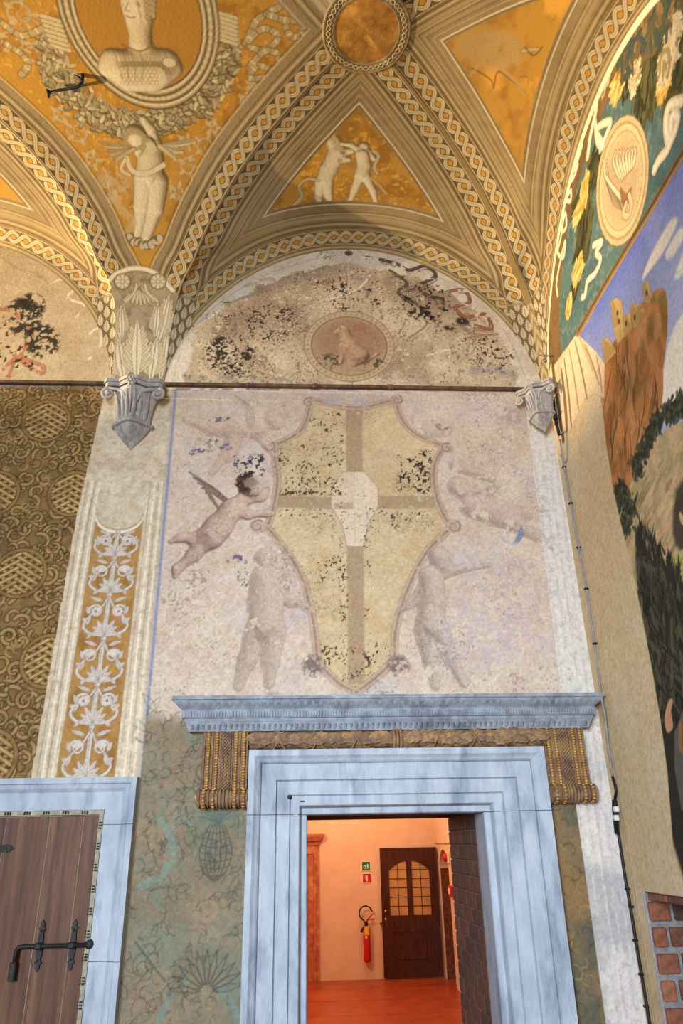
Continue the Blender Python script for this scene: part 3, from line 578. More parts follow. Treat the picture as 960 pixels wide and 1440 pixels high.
    for q, rx, ry in [((308, 590), .07, .018), ((290, 632), .08, .02), ((272, 636), .03, .02), ((322, 628), .06, .024), ((340, 652), .06, .02), ((330, 786), .05, .03), ((300, 620), .03, .02)]:
        c.ell(p(*q), rx, ry, (86, 92, 116), .9, rot=.2, soft=.012, wear=(.03, -.25, 7))
    c.flecks(W((330, 642), (372, 640), (372, 668), (332, 668)), (44, 44, 54), .016, .4, .95, seed=95); c.flecks(W((332, 790), (345, 790), (350, 825), (336, 820)), (50, 46, 46), .012, .7, .9, seed=96)
    c.ell(p(720, 586), .10, .06, (150, 140, 150), .55, soft=.05, wear=(.03, -.3)); c.ell(p(622, 600), .05, .025, (96, 80, 76), .7, soft=.02, wear=(.02, .3)); c.ell(p(680, 690), .10, .05, (150, 128, 120), .5, soft=.05, wear=(.02, 0))
    c.ell(p(700, 860), .28, .30, (188, 170, 186), .4, soft=.2, wear=(.04, .2)); c.ell(p(730, 800), .1, .05, (176, 138, 142), .4, soft=.05, wear=(.03, 0)); c.ell(p(650, 900), .2, .2, (182, 166, 186), .35, soft=.15, wear=(.03, .2))
    c.stroke(W((250, 547), (420, 548), (560, 548), (735, 550)), .016, (98, 94, 104), .7, wear=(.06, .1)); c.stroke(W((250, 551), (735, 553)), .012, (206, 190, 172), .7, wear=(.06, -.5))
    up_ = (B < ZR)*(A > -.8)*(A < 1.42)*(B > 2.86); tint(up_*np.clip((c.n(.012, 161)+.7*c.n(.25, 162)-1.9)*1.5, 0, 1), (132, 116, 112), .6); tint(up_*np.clip((c.n(.010, 163)-1.9)*1.5, 0, 1), (232, 224, 214), .5)
    c.grain(.012, .06, 99, 3)
    # ---- openings and hidden parts
    hide = (B > az+.03) | ((A > -.24)*(A < 1.22)*(B < 2.60)) | ((A < -.86)*(B < 2.48))
    c.id[hide] = -1
    return c
# ------------------------------------------------------------------ the painted vault
GREY, GOLD, DARK, LITE = (150, 130, 92), (180, 134, 54), (80, 62, 36), (206, 184, 136)
def mixc(C, col, m): 
    m = np.clip(m, 0, 1)[..., None]; return C*(1-m)+lin(col).astype(np.float32)*m
def guilloche(C, u, v, w, mask, ground=(92, 72, 42), strand=(170, 150, 108), dot=GOLD, soft=.006):
    """two plaited strands with a gold boss in every loop, along u, across v"""
    p, A, hw = .80*w, .30*w, .105*w; ph = np.pi*u/p; inb = np.clip((w/2-np.abs(v))/soft+.5, 0, 1)*mask
    C = mixc(C, ground, inb); C = mixc(C, dot, inb*np.clip((.17*w-np.hypot((u/p-np.floor(u/p)-.5)*p, v))/soft+.5, 0, 1))
    sl = 1/np.sqrt(1+(A*np.pi/p*np.cos(ph))**2); d1, d2 = np.abs(v-A*np.sin(ph))*sl, np.abs(v+A*np.sin(ph))*sl
    top = (np.floor(u/p+.5) % 2 == 0)
    for d, e in ((np.where(top, d2, d1), np.where(top, v+A*np.sin(ph), v-A*np.sin(ph))), (np.where(top, d1, d2), np.where(top, v-A*np.sin(ph), v+A*np.sin(ph)))):
        C = mixc(C, (70, 56, 36), inb*np.clip((hw*1.45-d)/soft+.5, 0, 1)*.9); C = mixc(C, strand, inb*np.clip((hw-d)/soft+.5, 0, 1))
        C = mixc(C, (226, 212, 176), inb*np.clip((hw*.28-np.abs(d-hw*.62))/soft+.4, 0, 1)*.55)
    C = mixc(C, LITE, mask*np.clip((.006-np.abs(np.abs(v)-w*.47))/.004, 0, 1)*.6); C = mixc(C, (84, 68, 44), mask*np.clip((.005-np.abs(np.abs(v)-w*.52))/.004, 0, 1)*.6)
    return C
def mould(C, f, mask, rows):
    """painted moulding lines at distances f from an edge: rows of (distance, width, colour, strength)"""
    for d, w, col, al in rows: C = mixc(C, col, mask*np.clip((w/2-np.abs(f-d))/.004+.5, 0, 1)*al)
    return C
GW = .112
MR = [(GW+.018, .010, DARK, .7), (GW+.034, .010, LITE, .5), (GW+.050, .006, DARK, .6), (GW+.068, .016, (166, 144, 100), .7), (GW+.088, .005, LITE, .5), (GW+.097, .005, DARK, .5), (GW+.115, .012, (170, 148, 104), .6), (GW+.132, .004, DARK, .5)]
def bust_and_putto(V):
    """grisaille figures of the vault on the gold ground (plain generic busts, garlands and children)"""
    P = lambda *p: vh('pend', *p)
    rs = np.random.RandomState(3); c0 = P((196, 22))[0]; R3 = [(96, 80, 52), (150, 134, 100), (196, 182, 146), (220, 208, 174)]
    yx = abs(P((196, 142))[0][1]-c0[1]); xx = abs(P((296, 22))[0][0]-c0[0])
    # leafy scrolls of the ground
    for px, py, r, sg in [(40, 40, .10, 1), (20, 60, .08, -1), (52, 80, .06, 1), (110, 185, .07, 1), (85, 160, .05, -1), (290, 205, .07, -1), (265, 235, .06, 1), (130, 225, .05, 1), (330, 190, .05, 1), (300, 180, .04, -1), (150, 270, .06, -1), (250, 270, .05, 1), (30, 20, .08, -1), (75, 120, .04, 1), (345, 140, .03, -1), (355, 120, .03, 1), (140, 300, .05, 1), (262, 200, .04, -1)]:
        q = P((px, py))[0]; V.stroke(spiral(q, r, 1.3, rs.uniform(0, 6), sg, .2), [.020, .008], (186, 168, 124), .75, out=(.004, (112, 84, 36), .7), sm=0, wear=(.1, -1.2))
        for k in range(5): a = k*1.25; V.ell((q[0]+r*.9*math.cos(a), q[1]+r*.9*math.sin(a)), .024, .011, (190, 172, 130), .75, rot=a)
    # fluttering bands
    for pts in [[(345, 60), (370, 40), (392, 52), (372, 70), (350, 62), (360, 30), (392, 10)], [(375, 20), (400, 28), (420, 30), (425, 48), (410, 52), (402, 38)], [(350, 95), (372, 72), (392, 78), (385, 98), (362, 92), (352, 110), (378, 108)], [(5, 60), (25, 72), (40, 90), (30, 105)], [(0, 30), (30, 50), (60, 40)]]:
        Q_ = smooth(P(*pts), 6); V.stroke(Q_, .034, (176, 158, 114), .95, out=(.005, (92, 70, 34), .85), sm=0)
        for k in range(0, len(Q_)-1, 2): d_ = Q_[k+1]-Q_[k]; n_ = np.array([-d_[1], d_[0]])/(np.linalg.norm(d_)+1e-9)*.014; V.stroke([Q_[k]-n_, Q_[k]+n_], .007, (226, 212, 172) if k % 4 else (112, 92, 56), .85, sm=0)
    # garland hanging round the medallion
    for t in np.linspace(0, 1, 110):
        a = math.pi*(1.13-1.26*(1-t)) if False else math.pi+math.pi*t
        px = 195+122*math.cos(a); py = 60-112*math.sin(a)*1.0 if False else 60+115*abs(math.sin(a))
        if py < 8: continue
        for k in range(7):
            q = P((px+rs.uniform(-19, 19), py+rs.uniform(-17, 17)))[0]; an = rs.uniform(0, 6.3); sh = rs.uniform(.72, 1.1); col = tuple(int(min(255, v*sh)) for v in (190, 176, 136))
            V.ell(q, .032, .014, (88, 72, 42), .9, rot=an); V.ell((q[0]+.003, q[1]+.004), .028, .011, col, .95, rot=an)
    for x0, y0, x1, y1 in [(70, 22, 86, 70), (318, 18, 318, 60)]:
        for k in range(7): q0, q1 = P((x0-12+(x1-x0)*k/7, y0+(y1-y0)*k/7), (x0+14+(x1-x0)*k/7, y0+8+(y1-y0)*k/7)); V.stroke([q0, q1], .022, (200, 186, 146), .95, out=(.004, (96, 78, 44), .8))
    # round medallion with a bust
    for f, col, rg in [(1.02, (92, 74, 46), None), (1.0, (168, 152, 116), None), (.965, (214, 200, 162), .012), (.90, (112, 94, 62), .055), (.90, (190, 174, 136), .020), (.82, (206, 192, 154), .014), (.79, (84, 66, 38), .010)]:
        V.ell(c0, xx*f*1.10, yx*f*1.08, col, .97, ring=rg, id=30)
    for k in range(70):
        a = k*2*math.pi/70; V.ell((c0[0]+xx*.99*math.cos(a), c0[1]+yx*.97*math.sin(a)), .011, .011, (206, 190, 150), .8)
    V.ell(c0, xx*.86, yx*.84, (170, 124, 50), 1.0, id=31)
    B = lambda dx, dy: (c0[0]+dx, c0[1]-dy)            # up in the picture is towards the room's middle
    g = lambda x, y: P((x, y))[0]
    V.figure([(g(191, -12), g(193, 8), .085, .075), (g(193, 8), g(192, 28), .075, .05), (g(197, 22), g(198, 62), .058, .068), (g(160, 86), g(236, 86), .055, .055), (g(150, 96), g(160, 84), .05, .055), (g(244, 94), g(236, 84), .05, .055), (g(174, 98), g(222, 98), .10, .10), (g(182, 116), g(214, 116), .05, .05)], R3, .97, light=(-.5, -.5), edge=.6, id=32, soft=.01, k=.06)
    for k in range(7):
        for j in range(9):
            q = g(172+j*6+(3 if k % 2 else 0), 84+k*5.5); V.ell(q, .012, .010, (112, 94, 60), .55, ring=.004)
    for k in range(4): V.stroke(P((160+k*12, 72), (166+k*12, 90), (172+k*9, 112)), .007, (130, 112, 78), .7)
    for k in range(3): V.stroke(P((228+k*9, 66), (236+k*7, 86), (238+k*3, 104)), .009, (120, 102, 68), .7)
    V.stroke(P((172, 62), (196, 72), (218, 62)), .012, (120, 102, 70), .8); V.ell(g(238, 88), .04, .03, (206, 192, 154), .9); V.ell(g(238, 88), .04, .03, (110, 92, 60), .8, ring=.006)
    for k in range(16): q = g(208+(k % 3)*4, -14+k*2.6); V.ell(q, .022, .016, (120, 100, 64), .85, rot=k); V.ell((q[0]-.003, q[1]+.003), .017, .011, (176, 158, 116), .9, rot=k)
    V.stroke(P((178, 22), (184, 25), (190, 24)), .008, (110, 88, 58), .8); V.stroke(P((180, 4), (176, 14), (182, 16)), .007, (120, 98, 66), .7)
    # winged child carrying the garland
    V.figure([(g(192, 192), g(194, 198), .075, .07), (g(214, 206), g(212, 222), .07, .082), (g(212, 222), g(210, 248), .082, .095), (g(204, 252), g(200, 290), .075, .058), (g(200, 290), g(194, 330), .052, .030), (g(220, 254), g(218, 292), .078, .06), (g(218, 292), g(206, 334), .052, .030), (g(220, 204), g(212, 182), .04, .034), (g(212, 182), g(202, 168), .034, .026), (g(202, 204), g(196, 214), .04, .034)], R3, .97, light=(-.4, -.5), edge=.7, id=33, soft=.01, k=.014)
    for k in range(11): a = k*.57; V.ell((g(189, 190)[0]+.06*math.cos(a), g(189, 190)[1]-.03+.05*math.sin(a)), .02, .016, (160, 142, 102), .9)
    for k in range(6): V.stroke(P((224, 206), (244, 202+4*k), (272-5*k, 196+6*k)), [.026, .012], (196, 180, 138) if k % 2 else (168, 150, 110), .9, out=(.003, (96, 78, 44), .7)); V.stroke(P((188, 210), (165, 204+4*k), (140+5*k, 200+6*k)), [.022, .010], (186, 168, 126) if k % 2 else (160, 142, 102), .85, out=(.003, (96, 78, 44), .7))
    V.stroke(P((178, 222), (186, 240), (206, 244), (230, 232)), .03, (206, 192, 156), .95, out=(.004, (104, 86, 52), .8)); V.stroke(P((176, 224), (170, 238), (182, 246)), .02, (206, 192, 156), .9, out=(.004, (104, 86, 52), .7))
    V.ell(g(160, 262), .12, .10, (186, 168, 126), .6, soft=.06, wear=(.05, -.6)); V.stroke(P((150, 250), (168, 290), (188, 312), (176, 330)), .05, (184, 166, 124), .5, soft=.02)
    for k in range(9): q = g(176+k*6, 338+rs.uniform(-6, 8)); V.ell(q, .035, .026, (104, 86, 54), .9, rot=rs.uniform(0, 3)); V.ell((q[0]+.004, q[1]-.004), .029, .02, (190, 176, 140), .95, rot=rs.uniform(0, 3))
_st = vh('pend', (128, 440), (138, 408), (160, 382), (190, 373), (220, 380), (247, 408), (258, 440))
def SHELL_TOP(x): return np.interp(x, [p[0] for p in _st], [p[1] for p in _st])
def shell_corbel(V):
    """grey painted leafwork, rosettes and shell where the vault springs"""
    P = lambda *p: vh('pend', *p); a, b = np.meshgrid(V.A, V.B); top = SHELL_TOP(a)
    m = np.clip((top-b)/.012, 0, 1)*(a > -1.9)*(a < -.3); V.img[:] = mixc(V.img, (160, 146, 118), m); V.img[:] = mixc(V.img, (120, 104, 74), m*np.clip(V.n(.06, 7)*.4+.2, 0, 1)); V.id[m > .5] = 34
    L1, O1 = (206, 194, 164), (84, 70, 44)
    V.stroke(P((142, 408), (162, 386), (190, 377), (218, 384), (243, 408)), .034, (196, 182, 150), .95, out=(.005, O1, .9), hi=(.5, (220, 208, 176)))
    for px in (172, 222):
        q = P((px, 396))[0]; V.ell(q, .058, .056, O1, .9); V.ell(q, .052, .050, (170, 156, 126), 1)
        for k in range(8): an = k*math.pi/4; V.ell((q[0]+.031*math.cos(an), q[1]+.030*math.sin(an)), .020, .013, (204, 190, 158), .95, rot=an); V.ell((q[0]+.031*math.cos(an), q[1]+.030*math.sin(an)), .020, .013, O1, .7, rot=an, ring=.004)
        V.ell(q, .013, .013, (206, 192, 160), 1); V.ell(q, .013, .013, O1, .9, ring=.004)
    for k in range(-4, 5): V.stroke(P((198, 404), (198+k*4, 416), (198+k*6, 428-abs(k)*1.6)), [.008, .022, .014], (196, 182, 150), .95, out=(.004, O1, .8))
    V.stroke(P((192, 400), (188, 412), (176, 424)), .014, L1, .9, out=(.004, O1, .8)); V.stroke(P((204, 400), (208, 412), (222, 424)), .014, L1, .9, out=(.004, O1, .8))
    def acanthus(base, tip, wd, n=6, lean=0.0):
        q0, q1 = np.array(P(base)[0]), np.array(P(tip)[0]); ax = q1-q0; L_ = np.linalg.norm(ax); ax = ax/L_; nn = np.array([-ax[1], ax[0]])
        for k in range(n):
            t = k/n
            for sg in (-1, 1):
                o = q0+ax*L_*(.08+.66*t); w = wd*(1-.55*t)*(1-.35*abs(t-.35)); e = o+ax*L_*.26+nn*sg*w
                V.poly([o, o+ax*L_*.10+nn*sg*w*.7, o+ax*L_*.20+nn*sg*w*1.12, e, o+ax*L_*.22+nn*sg*w*.55], L1, .97, sm=4, out=(.005, O1, .9))
                V.stroke([o, o+ax*L_*.14+nn*sg*w*.6, e-ax*.01], .005, (146, 126, 90), .85)
        V.poly([q0-nn*.01, q0+ax*L_*.5-nn*wd*.34, q1, q0+ax*L_*.5+nn*wd*.34, q0+nn*.01], (216, 206, 178), .97, sm=4, out=(.005, O1, .9)); V.stroke([q0, q1-ax*.02], .007, (140, 120, 86), .9, sm=0)
    for a_, b_, w in [((168, 478), (150, 420), .06), ((172, 470), (170, 428), .05), ((222, 478), (238, 412), .065), ((218, 470), (222, 425), .05), ((160, 528), (158, 462), .06), ((226, 528), (236, 462), .06), ((246, 470), (256, 418), .05), ((140, 455), (138, 408), .04), ((174, 530), (166, 474), .085), ((212, 530), (220, 474), .085), ((192, 530), (193, 448), .095)]: acanthus(a_, b_, w)
def paint_vault_back():
    V = Cv(-2.75, 1.6, 0.0, LT+1.0, .0045, GREY); V.img[:] = mixc(V.img, (150, 132, 98), np.clip(V.n(.15, 1)*.4+.4, 0, 1)); 
    a, b = np.meshgrid(V.A, V.B); d = dL(b); t = np.clip(d/D1, 0, 1)
    # gold ground of the pendentive
    gold = lambda m: mixc(mixc(V.img, GOLD, m), (156, 112, 44), m*np.clip(V.n(.09, 2)*.5+.1, 0, 1))
    wl_, wr_ = a-xr2(t), xl3(t)-a; f = np.minimum(wl_, wr_)*.70; inp = (wl_ > 0)*(wr_ > 0) | (d > D1)
    fx = np.where(d > D1, 9, f); V.img[:] = gold(np.clip((fx-.14)/.006, 0, 1)*inp)
    V.img[:] = mixc(V.img, (222, 168, 74), np.clip((fx-.25)/.006, 0, 1)*np.clip(V.n(.03, 3)-.9, 0, 1)*.6)
    bust_and_putto(V); shell_corbel(V)
    # animal and man of the small field over the portal (plain generic figures)
    T = lambda *p: vh('cell3', *p); g = lambda x, y: T((x, y))[0]; c3 = np.clip((xl3(t)+.02-a)*-1/.01, 0, 1)
    V2 = Cv(-1.0, 1.6, 0.0, LT, .0045, GOLD); V2.img[:] = mixc(V2.img, (150, 108, 42), np.clip(V2.n(.1, 4)*.5+.2, 0, 1)); V2.img[:] = mixc(V2.img, (224, 166, 66), np.clip(V2.n(.03, 5)-.7, 0, 1)*.7)
    R3 = [(104, 88, 58), (160, 144, 108), (204, 190, 152), (224, 212, 178)]
    V2.figure([(g(470, 200), g(474, 208), .05, .055), (g(474, 214), g(462, 238), .062, .058), (g(462, 238), g(456, 254), .06, .06), (g(452, 256), g(448, 276), .045, .028), (g(448, 276), g(452, 290), .026, .02), (g(460, 258), g(462, 276), .042, .028), (g(462, 276), g(466, 289), .026, .02), (g(478, 214), g(494, 212), .03, .022), (g(474, 224), g(490, 224), .028, .02)], R3, .96, light=(-.3, -.6), edge=.8, soft=.01, id=41, k=.014)
    V2.stroke(T((448, 254), (432, 252), (420, 262), (424, 276), (414, 288)), [.02, .016, .03], (190, 174, 134), .95, out=(.004, (96, 78, 44), .8))
    V2.figure([(g(512, 206), g(513, 210), .034, .032), (g(510, 216), g(512, 232), .05, .046), (g(512, 232), g(508, 246), .046, .05), (g(506, 248), g(498, 268), .036, .026), (g(498, 268), g(490, 288), .024, .016), (g(514, 248), g(524, 268), .036, .026), (g(524, 268), g(530, 288), .024, .016), (g(506, 212), g(494, 204), .022, .018), (g(494, 204), g(480, 202), .018, .014), (g(518, 214), g(526, 224), .02, .016)], R3, .96, light=(-.3, -.6), edge=.8, soft=.01, id=42, k=.012)
    V2.stroke(T((524, 212), (532, 220), (526, 234), (530, 244)), .02, (190, 174, 134), .9, out=(.004, (96, 78, 44), .8)); V2.stroke(T((520, 250), (534, 262), (542, 272)), .014, (180, 164, 124), .9)
    for k in range(10): q = g(468+rs_(k)*7, 198+rs_(k+20)*10); V2.ell(q, .022, .012, (180, 162, 120), .8, rot=k)
    V2.stroke(T((440, 292), (490, 288), (545, 292)), .012, (150, 116, 60), .7)
    return V, V2
_rr = random.Random(2)
def rs_(k): return _rr.uniform(-1, 1)
def paint_vault_right():
    V = Cv(-2.7, 0.1, 0.0, LT, .0045, GOLD); V.img[:] = mixc(V.img, (156, 112, 48), np.clip(V.n(.1, 4)*.5+.2, 0, 1)); V.img[:] = mixc(V.img, (222, 164, 66), np.clip(V.n(.25, 5)-.4, 0, 1)*.7)
    T = lambda *p: vh('cellr', *p); g = lambda x, y: T((x, y))[0]
    V.poly(T((640, 60), (660, 45), (690, 40), (720, 48), (735, 70), (728, 90), (706, 98), (680, 96), (655, 84)), (168, 142, 92), .75, sm=3, soft=.06, wear=(.06, -1.5), id=51)
    V.stroke(T((664, 96), (690, 112), (694, 124), (700, 100), (720, 114), (738, 130)), .012, (120, 88, 44), .8, sm=3); V.stroke(T((706, 98), (722, 112), (736, 130)), .022, (176, 150, 100), .7); V.stroke(T((730, 108), (742, 108), (742, 118)), .008, (130, 98, 50), .7)
    V.stroke(T((735, 72), (745, 70), (758, 70)), .02, (186, 166, 118), .8, out=(.004, (110, 80, 40), .8)); V.stroke(T((738, 66), (750, 78), (762, 66)), .010, (96, 72, 38), .8); V.stroke(T((670, 94), (660, 108)), .02, (172, 146, 98), .6)
    return V
def rows_len(P):
    """distances along each row from its left and right end"""
    s = np.concatenate([np.zeros((P.shape[0], 1)), np.cumsum(np.linalg.norm(np.diff(P, axis=1), axis=2), 1)], 1); return s, s[:, -1:]-s
def near(P, E):
    """position along the polyline E and distance from it for every point of a grid"""
    u = arc_u(E); idx = np.unique(np.searchsorted(u, np.arange(0, u[-1], .008)).clip(0, len(u)-1)); E2, u2 = E[idx], u[idx]
    Q = P.reshape(-1, 3).astype(np.float32); best = np.full(len(Q), 1e9, np.float32); bi = np.zeros(len(Q), int); E3 = E2.astype(np.float32)
    for k in range(len(E3)):
        d = ((Q-E3[k])**2).sum(1); m = d < best; best[m] = d[m]; bi[m] = k
    T = np.gradient(E2, axis=0); T /= np.linalg.norm(T, axis=1, keepdims=True)+1e-9; dv = P.reshape(-1, 3)-E2[bi]; al = np.clip((dv*T[bi]).sum(1), -.02, .02)
    return (u2[bi]+al).reshape(P.shape[:2]), np.sqrt(np.maximum((dv*dv).sum(1)-al*al, 0)).reshape(P.shape[:2])
def cols_len(P): return np.concatenate([np.zeros((1, P.shape[1])), np.cumsum(np.linalg.norm(np.diff(P, axis=0), axis=2), 0)], 0)
def arc_u(E): return np.concatenate([[0], np.cumsum(np.linalg.norm(np.diff(E, axis=0), axis=1))])
def noise3(P, seed):
    """cheap smooth variation over any surface"""
    r = np.random.RandomState(seed); o = 0
    for k in range(14):
        v = r.randn(3)*(3.0*1.33**k); o = o+np.sin(P@v+r.uniform(0, 6.3))*(0.9**k)
    return o/2.4
def paint_cell(P, fieldC, W1, W2, gl=(104, 86, 56), gr=(104, 86, 56)):
    (aL, L), (aR, R), (uW, Vw) = near(P, P[:, 0]), near(P, P[:, -1]), near(P, P[0])
    C = np.empty(P.shape, np.float32); C[:] = lin(GREY); n = noise3(P, 3); C = mixc(C, (130, 110, 76), np.clip(n*.5+.45, 0, 1)); f = np.minimum(L, R)
    q, w = f/W1, Vw/W2; fld = np.clip((f-W1)/.006, 0, 1)*np.clip((Vw-W2)/.006, 0, 1)
    wall = (w < q)*1.0; gro = 1-wall
    C = mould(C, f, gro*1.0, MR+[(W1-.05, .005, LITE, .45), (W1-.018, .009, (222, 206, 168), .75), (W1-.006, .006, DARK, .5)])
    C = mould(C, Vw, wall*1.0, [(.018, .012, LITE, .5), (.16, .010, DARK, .6), (.178, .010, LITE, .45), (.195, .007, DARK, .6), (.225, .022, (166, 144, 100), .7), (.25, .006, LITE, .45), (.262, .005, DARK, .5), (W2-.022, .008, (222, 206, 168), .6), (W2-.008, .006, DARK, .5)])
    C = np.where(fld[..., None] > 0, C*(1-fld[..., None])+fieldC*fld[..., None], C)
    C = guilloche(C, uW, Vw-.09, .105, wall*(f > .06), ground=(120, 98, 60))
    for S_, u, gc in ((L, aL, gl), (R, aR, gr)):
        C = guilloche(C, u, S_-GW*.5-.006, GW, (S_ <= (L if S_ is R else R))*1.0, ground=gc)
    for S_, u, far_ in ((L, aL, R), (R, aR, L)):         # painted leaves where the groins spring
        z = P[..., 2]; m = np.clip((5.60-z)/.03, 0, 1)*np.clip((.125-S_)/.006, 0, 1)*(S_ <= far_); col_ = np.floor(S_/.042); w = (S_/.042) % 1-.5; yy = ((u+.055*(col_ % 2))/.115) % 1; hf = .52*np.sin(np.pi*np.clip(yy, 0, 1)**.7)*(1+.14*np.sin(yy*38))
        C = mixc(C, (118, 100, 70), m); C = mixc(C, (72, 58, 38), m*np.clip((hf+.10-np.abs(w))/.08, 0, 1)*.8); C = mixc(C, (192, 178, 146), m*np.clip((hf-.02-np.abs(w))/.08, 0, 1)); C = mixc(C, (122, 104, 74), m*np.clip((.07-np.abs(w))/.05, 0, 1)*.8)
    return C, (fld > .5)
# ------------------------------------------------------------------ building the setting
PLAST = mat('plain_plaster', (188, 172, 148), (166, 150, 126), 3, bump=.2)
back = MB(); X0, X1 = -6.4, 2.2
back.box((X0, .012, 0), (-.055, 1.03, 4.0)).box((1.01, .012, 0), (X1, 1.03, 4.0)).box((-.055, .012, 2.393), (1.01, 1.03, 4.0)).box((X0, .012, 4.0), (X1, .6, 6.9))
wall_back = tag(back.build('wall_back', PLAST), 'painted back wall with stone portal, shield-shaped fresco and lunettes', None, None, 'structure')
cb = paint_back(); A_, B_ = np.meshgrid(cb.A, cb.B)
names = {0: ('painted_plaster', 'pinkish worn plaster ground'), 1: ('painted_pilaster_frame', 'cream painted moulding'), 2: ('painted_hanging', 'brown brocade-patterned painted hanging'), 3: ('lunette_painting', 'flaking lunette over the portal'), 4: ('lunette_painting', 'flaking lunette at the left edge'), 5: ('painted_roundel', 'oval painted medallion ring'), 6: ('painted_animal', None), 7: ('candelabrum_panel', 'ochre panel with white scrolls'), 8: ('drawn_foliage', 'grey green wall with drawn plants'), 9: ('drawn_foliage', 'dark green strip right of the portal'), 10: ('painted_pilaster_frame', 'white painted pilaster in the corner'), 11: ('painted_shield', 'yellowish shield with cross-shaped stains'), 12: ('plaster_patch', 'pale patch in the middle of the cross'), 13: ('painted_scroll_frame', 'curling frame of the shield'), 14: ('painted_wing', None), 15: ('painted_child', 'flying winged child at the left of the shield'), 16: ('painted_hair', None), 17: ('painted_child', 'faded flying child at top left'), 18: ('painted_child', 'faded standing child at lower left'), 19: ('painted_child', 'faded standing child at lower right'), 20: ('painted_child', 'faded flying child at right'), 21: ('painted_child', 'nearly vanished child at top right')}
grid_mesh(np.stack([A_, np.zeros_like(A_)+.0, B_], -1), cb.img, cb.id, names, FRESCO, wall_back)
# vault
ceiling = MB().box((-6.4, -8.1, 7.0), (2.2, .6, 7.25)).build('ceiling', PLAST); tag(ceiling, 'golden painted vault with plaited bands, roundels and grisaille figures', None, None, 'structure')
VB, VC = paint_vault_back(); VR = paint_vault_right()
ts = dL(np.linspace(0, LT, 400))/D1; W1_ = .315
def cell_pts(xl, xr, M, n, s0=-1.0, s1=1.0):
    s = np.sin(np.linspace(math.asin(s0), math.asin(s1), n)); c, h = (xl(ts)+xr(ts))/2, (xr(ts)-xl(ts))/2
    x = c[:, None]+h[:, None]*s[None]; z = G(ts)[:, None]+(M(ts)-G(ts))[:, None]*arch(s)[None]
    return x, np.broadcast_to((-ts*D1)[:, None], x.shape), z
def seg_paint(name, P, C, I, nm, flip): return grid_mesh(P, C, I, nm, FRESCO, ceiling, flip)
x, y, z = cell_pts(xl3, xr3, _M3, 430); P = np.stack([x, y, z], -1)
L2 = Ld(-y); fc = VC.sample(x, L2); ids = VC.sid(x, L2)
C, fl = paint_cell(P, fc, W1_, .335); I = np.where(fl, np.where(ids > 0, ids, 40), 0)
seg_paint('c3', P, C, I, {0: ('vault_web', 'web over the portal lunette'), 40: ('gold_field', 'triangular gold field over the portal'), 41: ('painted_animal', None), 42: ('painted_man', None)}, False)
x, y, z = cell_pts(xl2, xr2, _M3, 260, s0=-.2); P = np.stack([x, y, z], -1)
fc = np.empty(P.shape, np.float32); fc[:] = lin(GOLD); fc = mixc(fc, (196, 176, 132), np.clip(noise3(P, 9)*.8, 0, 1))
P2 = P.copy(); C, fl = paint_cell(P, fc, W1_, .335); Lx, Rx = rows_len(P)
seg_paint('c2', P, C, np.where(fl, 40, 0), {0: ('vault_web', 'brightly lit web at the left edge'), 40: ('gold_field', None)}, False)
# first cell of the right wall
s = np.sin(np.linspace(-math.pi/2, math.asin(.86), 400)); tr = ts
c_, h_ = (yrl(tr)+yru(tr))/2, (yrl(tr)-yru(tr))/2
y = c_[:, None]-h_[:, None]*s[None]; x = np.broadcast_to((1.6-tr*E1)[:, None], y.shape); z = G(tr)[:, None]+(_MR(tr)-G(tr))[:, None]*arch(s)[None]
P = np.stack([x, y, z], -1); L2 = Ld((1.6-x)*D1/E1); fc = VR.sample(y, L2); ids = VR.sid(y, L2)
C, fl = paint_cell(P, fc, W1_, .335)
seg_paint('cr', P, C, np.where(fl, np.where(ids > 0, ids, 40), 0), {0: ('vault_web', 'web along the right wall'), 40: ('gold_field', 'gold field at the top right'), 51: ('painted_animal', 'faded animal')}, True)
# swelling between the two bays of the back wall
wv = np.linspace(0, 1, 330); x = xr2(ts)[:, None]*(1-wv)+xl3(ts)[:, None]*wv; y = np.broadcast_to((-ts*D1)[:, None], x.shape); z = np.broadcast_to(G(ts)[:, None], x.shape); P = np.stack([x, y, z], -1)
def paint_pend(P, C, mask=1.0):
    (aL, L), (aR, R) = near(P, P[:, 0]), near(P, P[:, -1]); f = np.minimum(L, R); on = np.clip((Ld(-P[..., 1])-SHELL_TOP(P[..., 0]))/.012, 0, 1)*mask
    gb = np.empty(P.shape, np.float32); gb[:] = lin(GREY); gb = mixc(gb, (130, 110, 76), np.clip(noise3(P, 4)*.5+.45, 0, 1)); mm = (on*np.clip((.235-f)/.005, 0, 1))[..., None]; C = C*(1-mm)+gb*mm
    C = mould(C, f, on, [(GW+.02, .010, DARK, .7), (GW+.04, .014, LITE, .55), (GW+.062, .008, DARK, .6), (GW+.09, .022, (146, 130, 98), .8), (GW+.115, .008, LITE, .7), (GW+.13, .006, DARK, .6)])
    for S_, u in ((L, aL), (R, aR)): C = guilloche(C, u, S_-GW*.5-.006, GW, (S_ <= (L if S_ is R else R))*on)
    return C
L2 = Ld(-y); C = paint_pend(P, VB.sample(x, L2)); nmP = {0: ('vault_web', 'web between the two lunettes'), 30: ('painted_roundel', 'round frame of the bust'), 31: ('gold_field', 'ground of the bust'), 32: ('painted_bust', 'grey bust'), 33: ('painted_child', 'child below the medallion'), 34: ('shell_corbel', 'grey shell and leaf ornament')}
seg_paint('pd', P, C, VB.sid(x, L2), nmP, False)
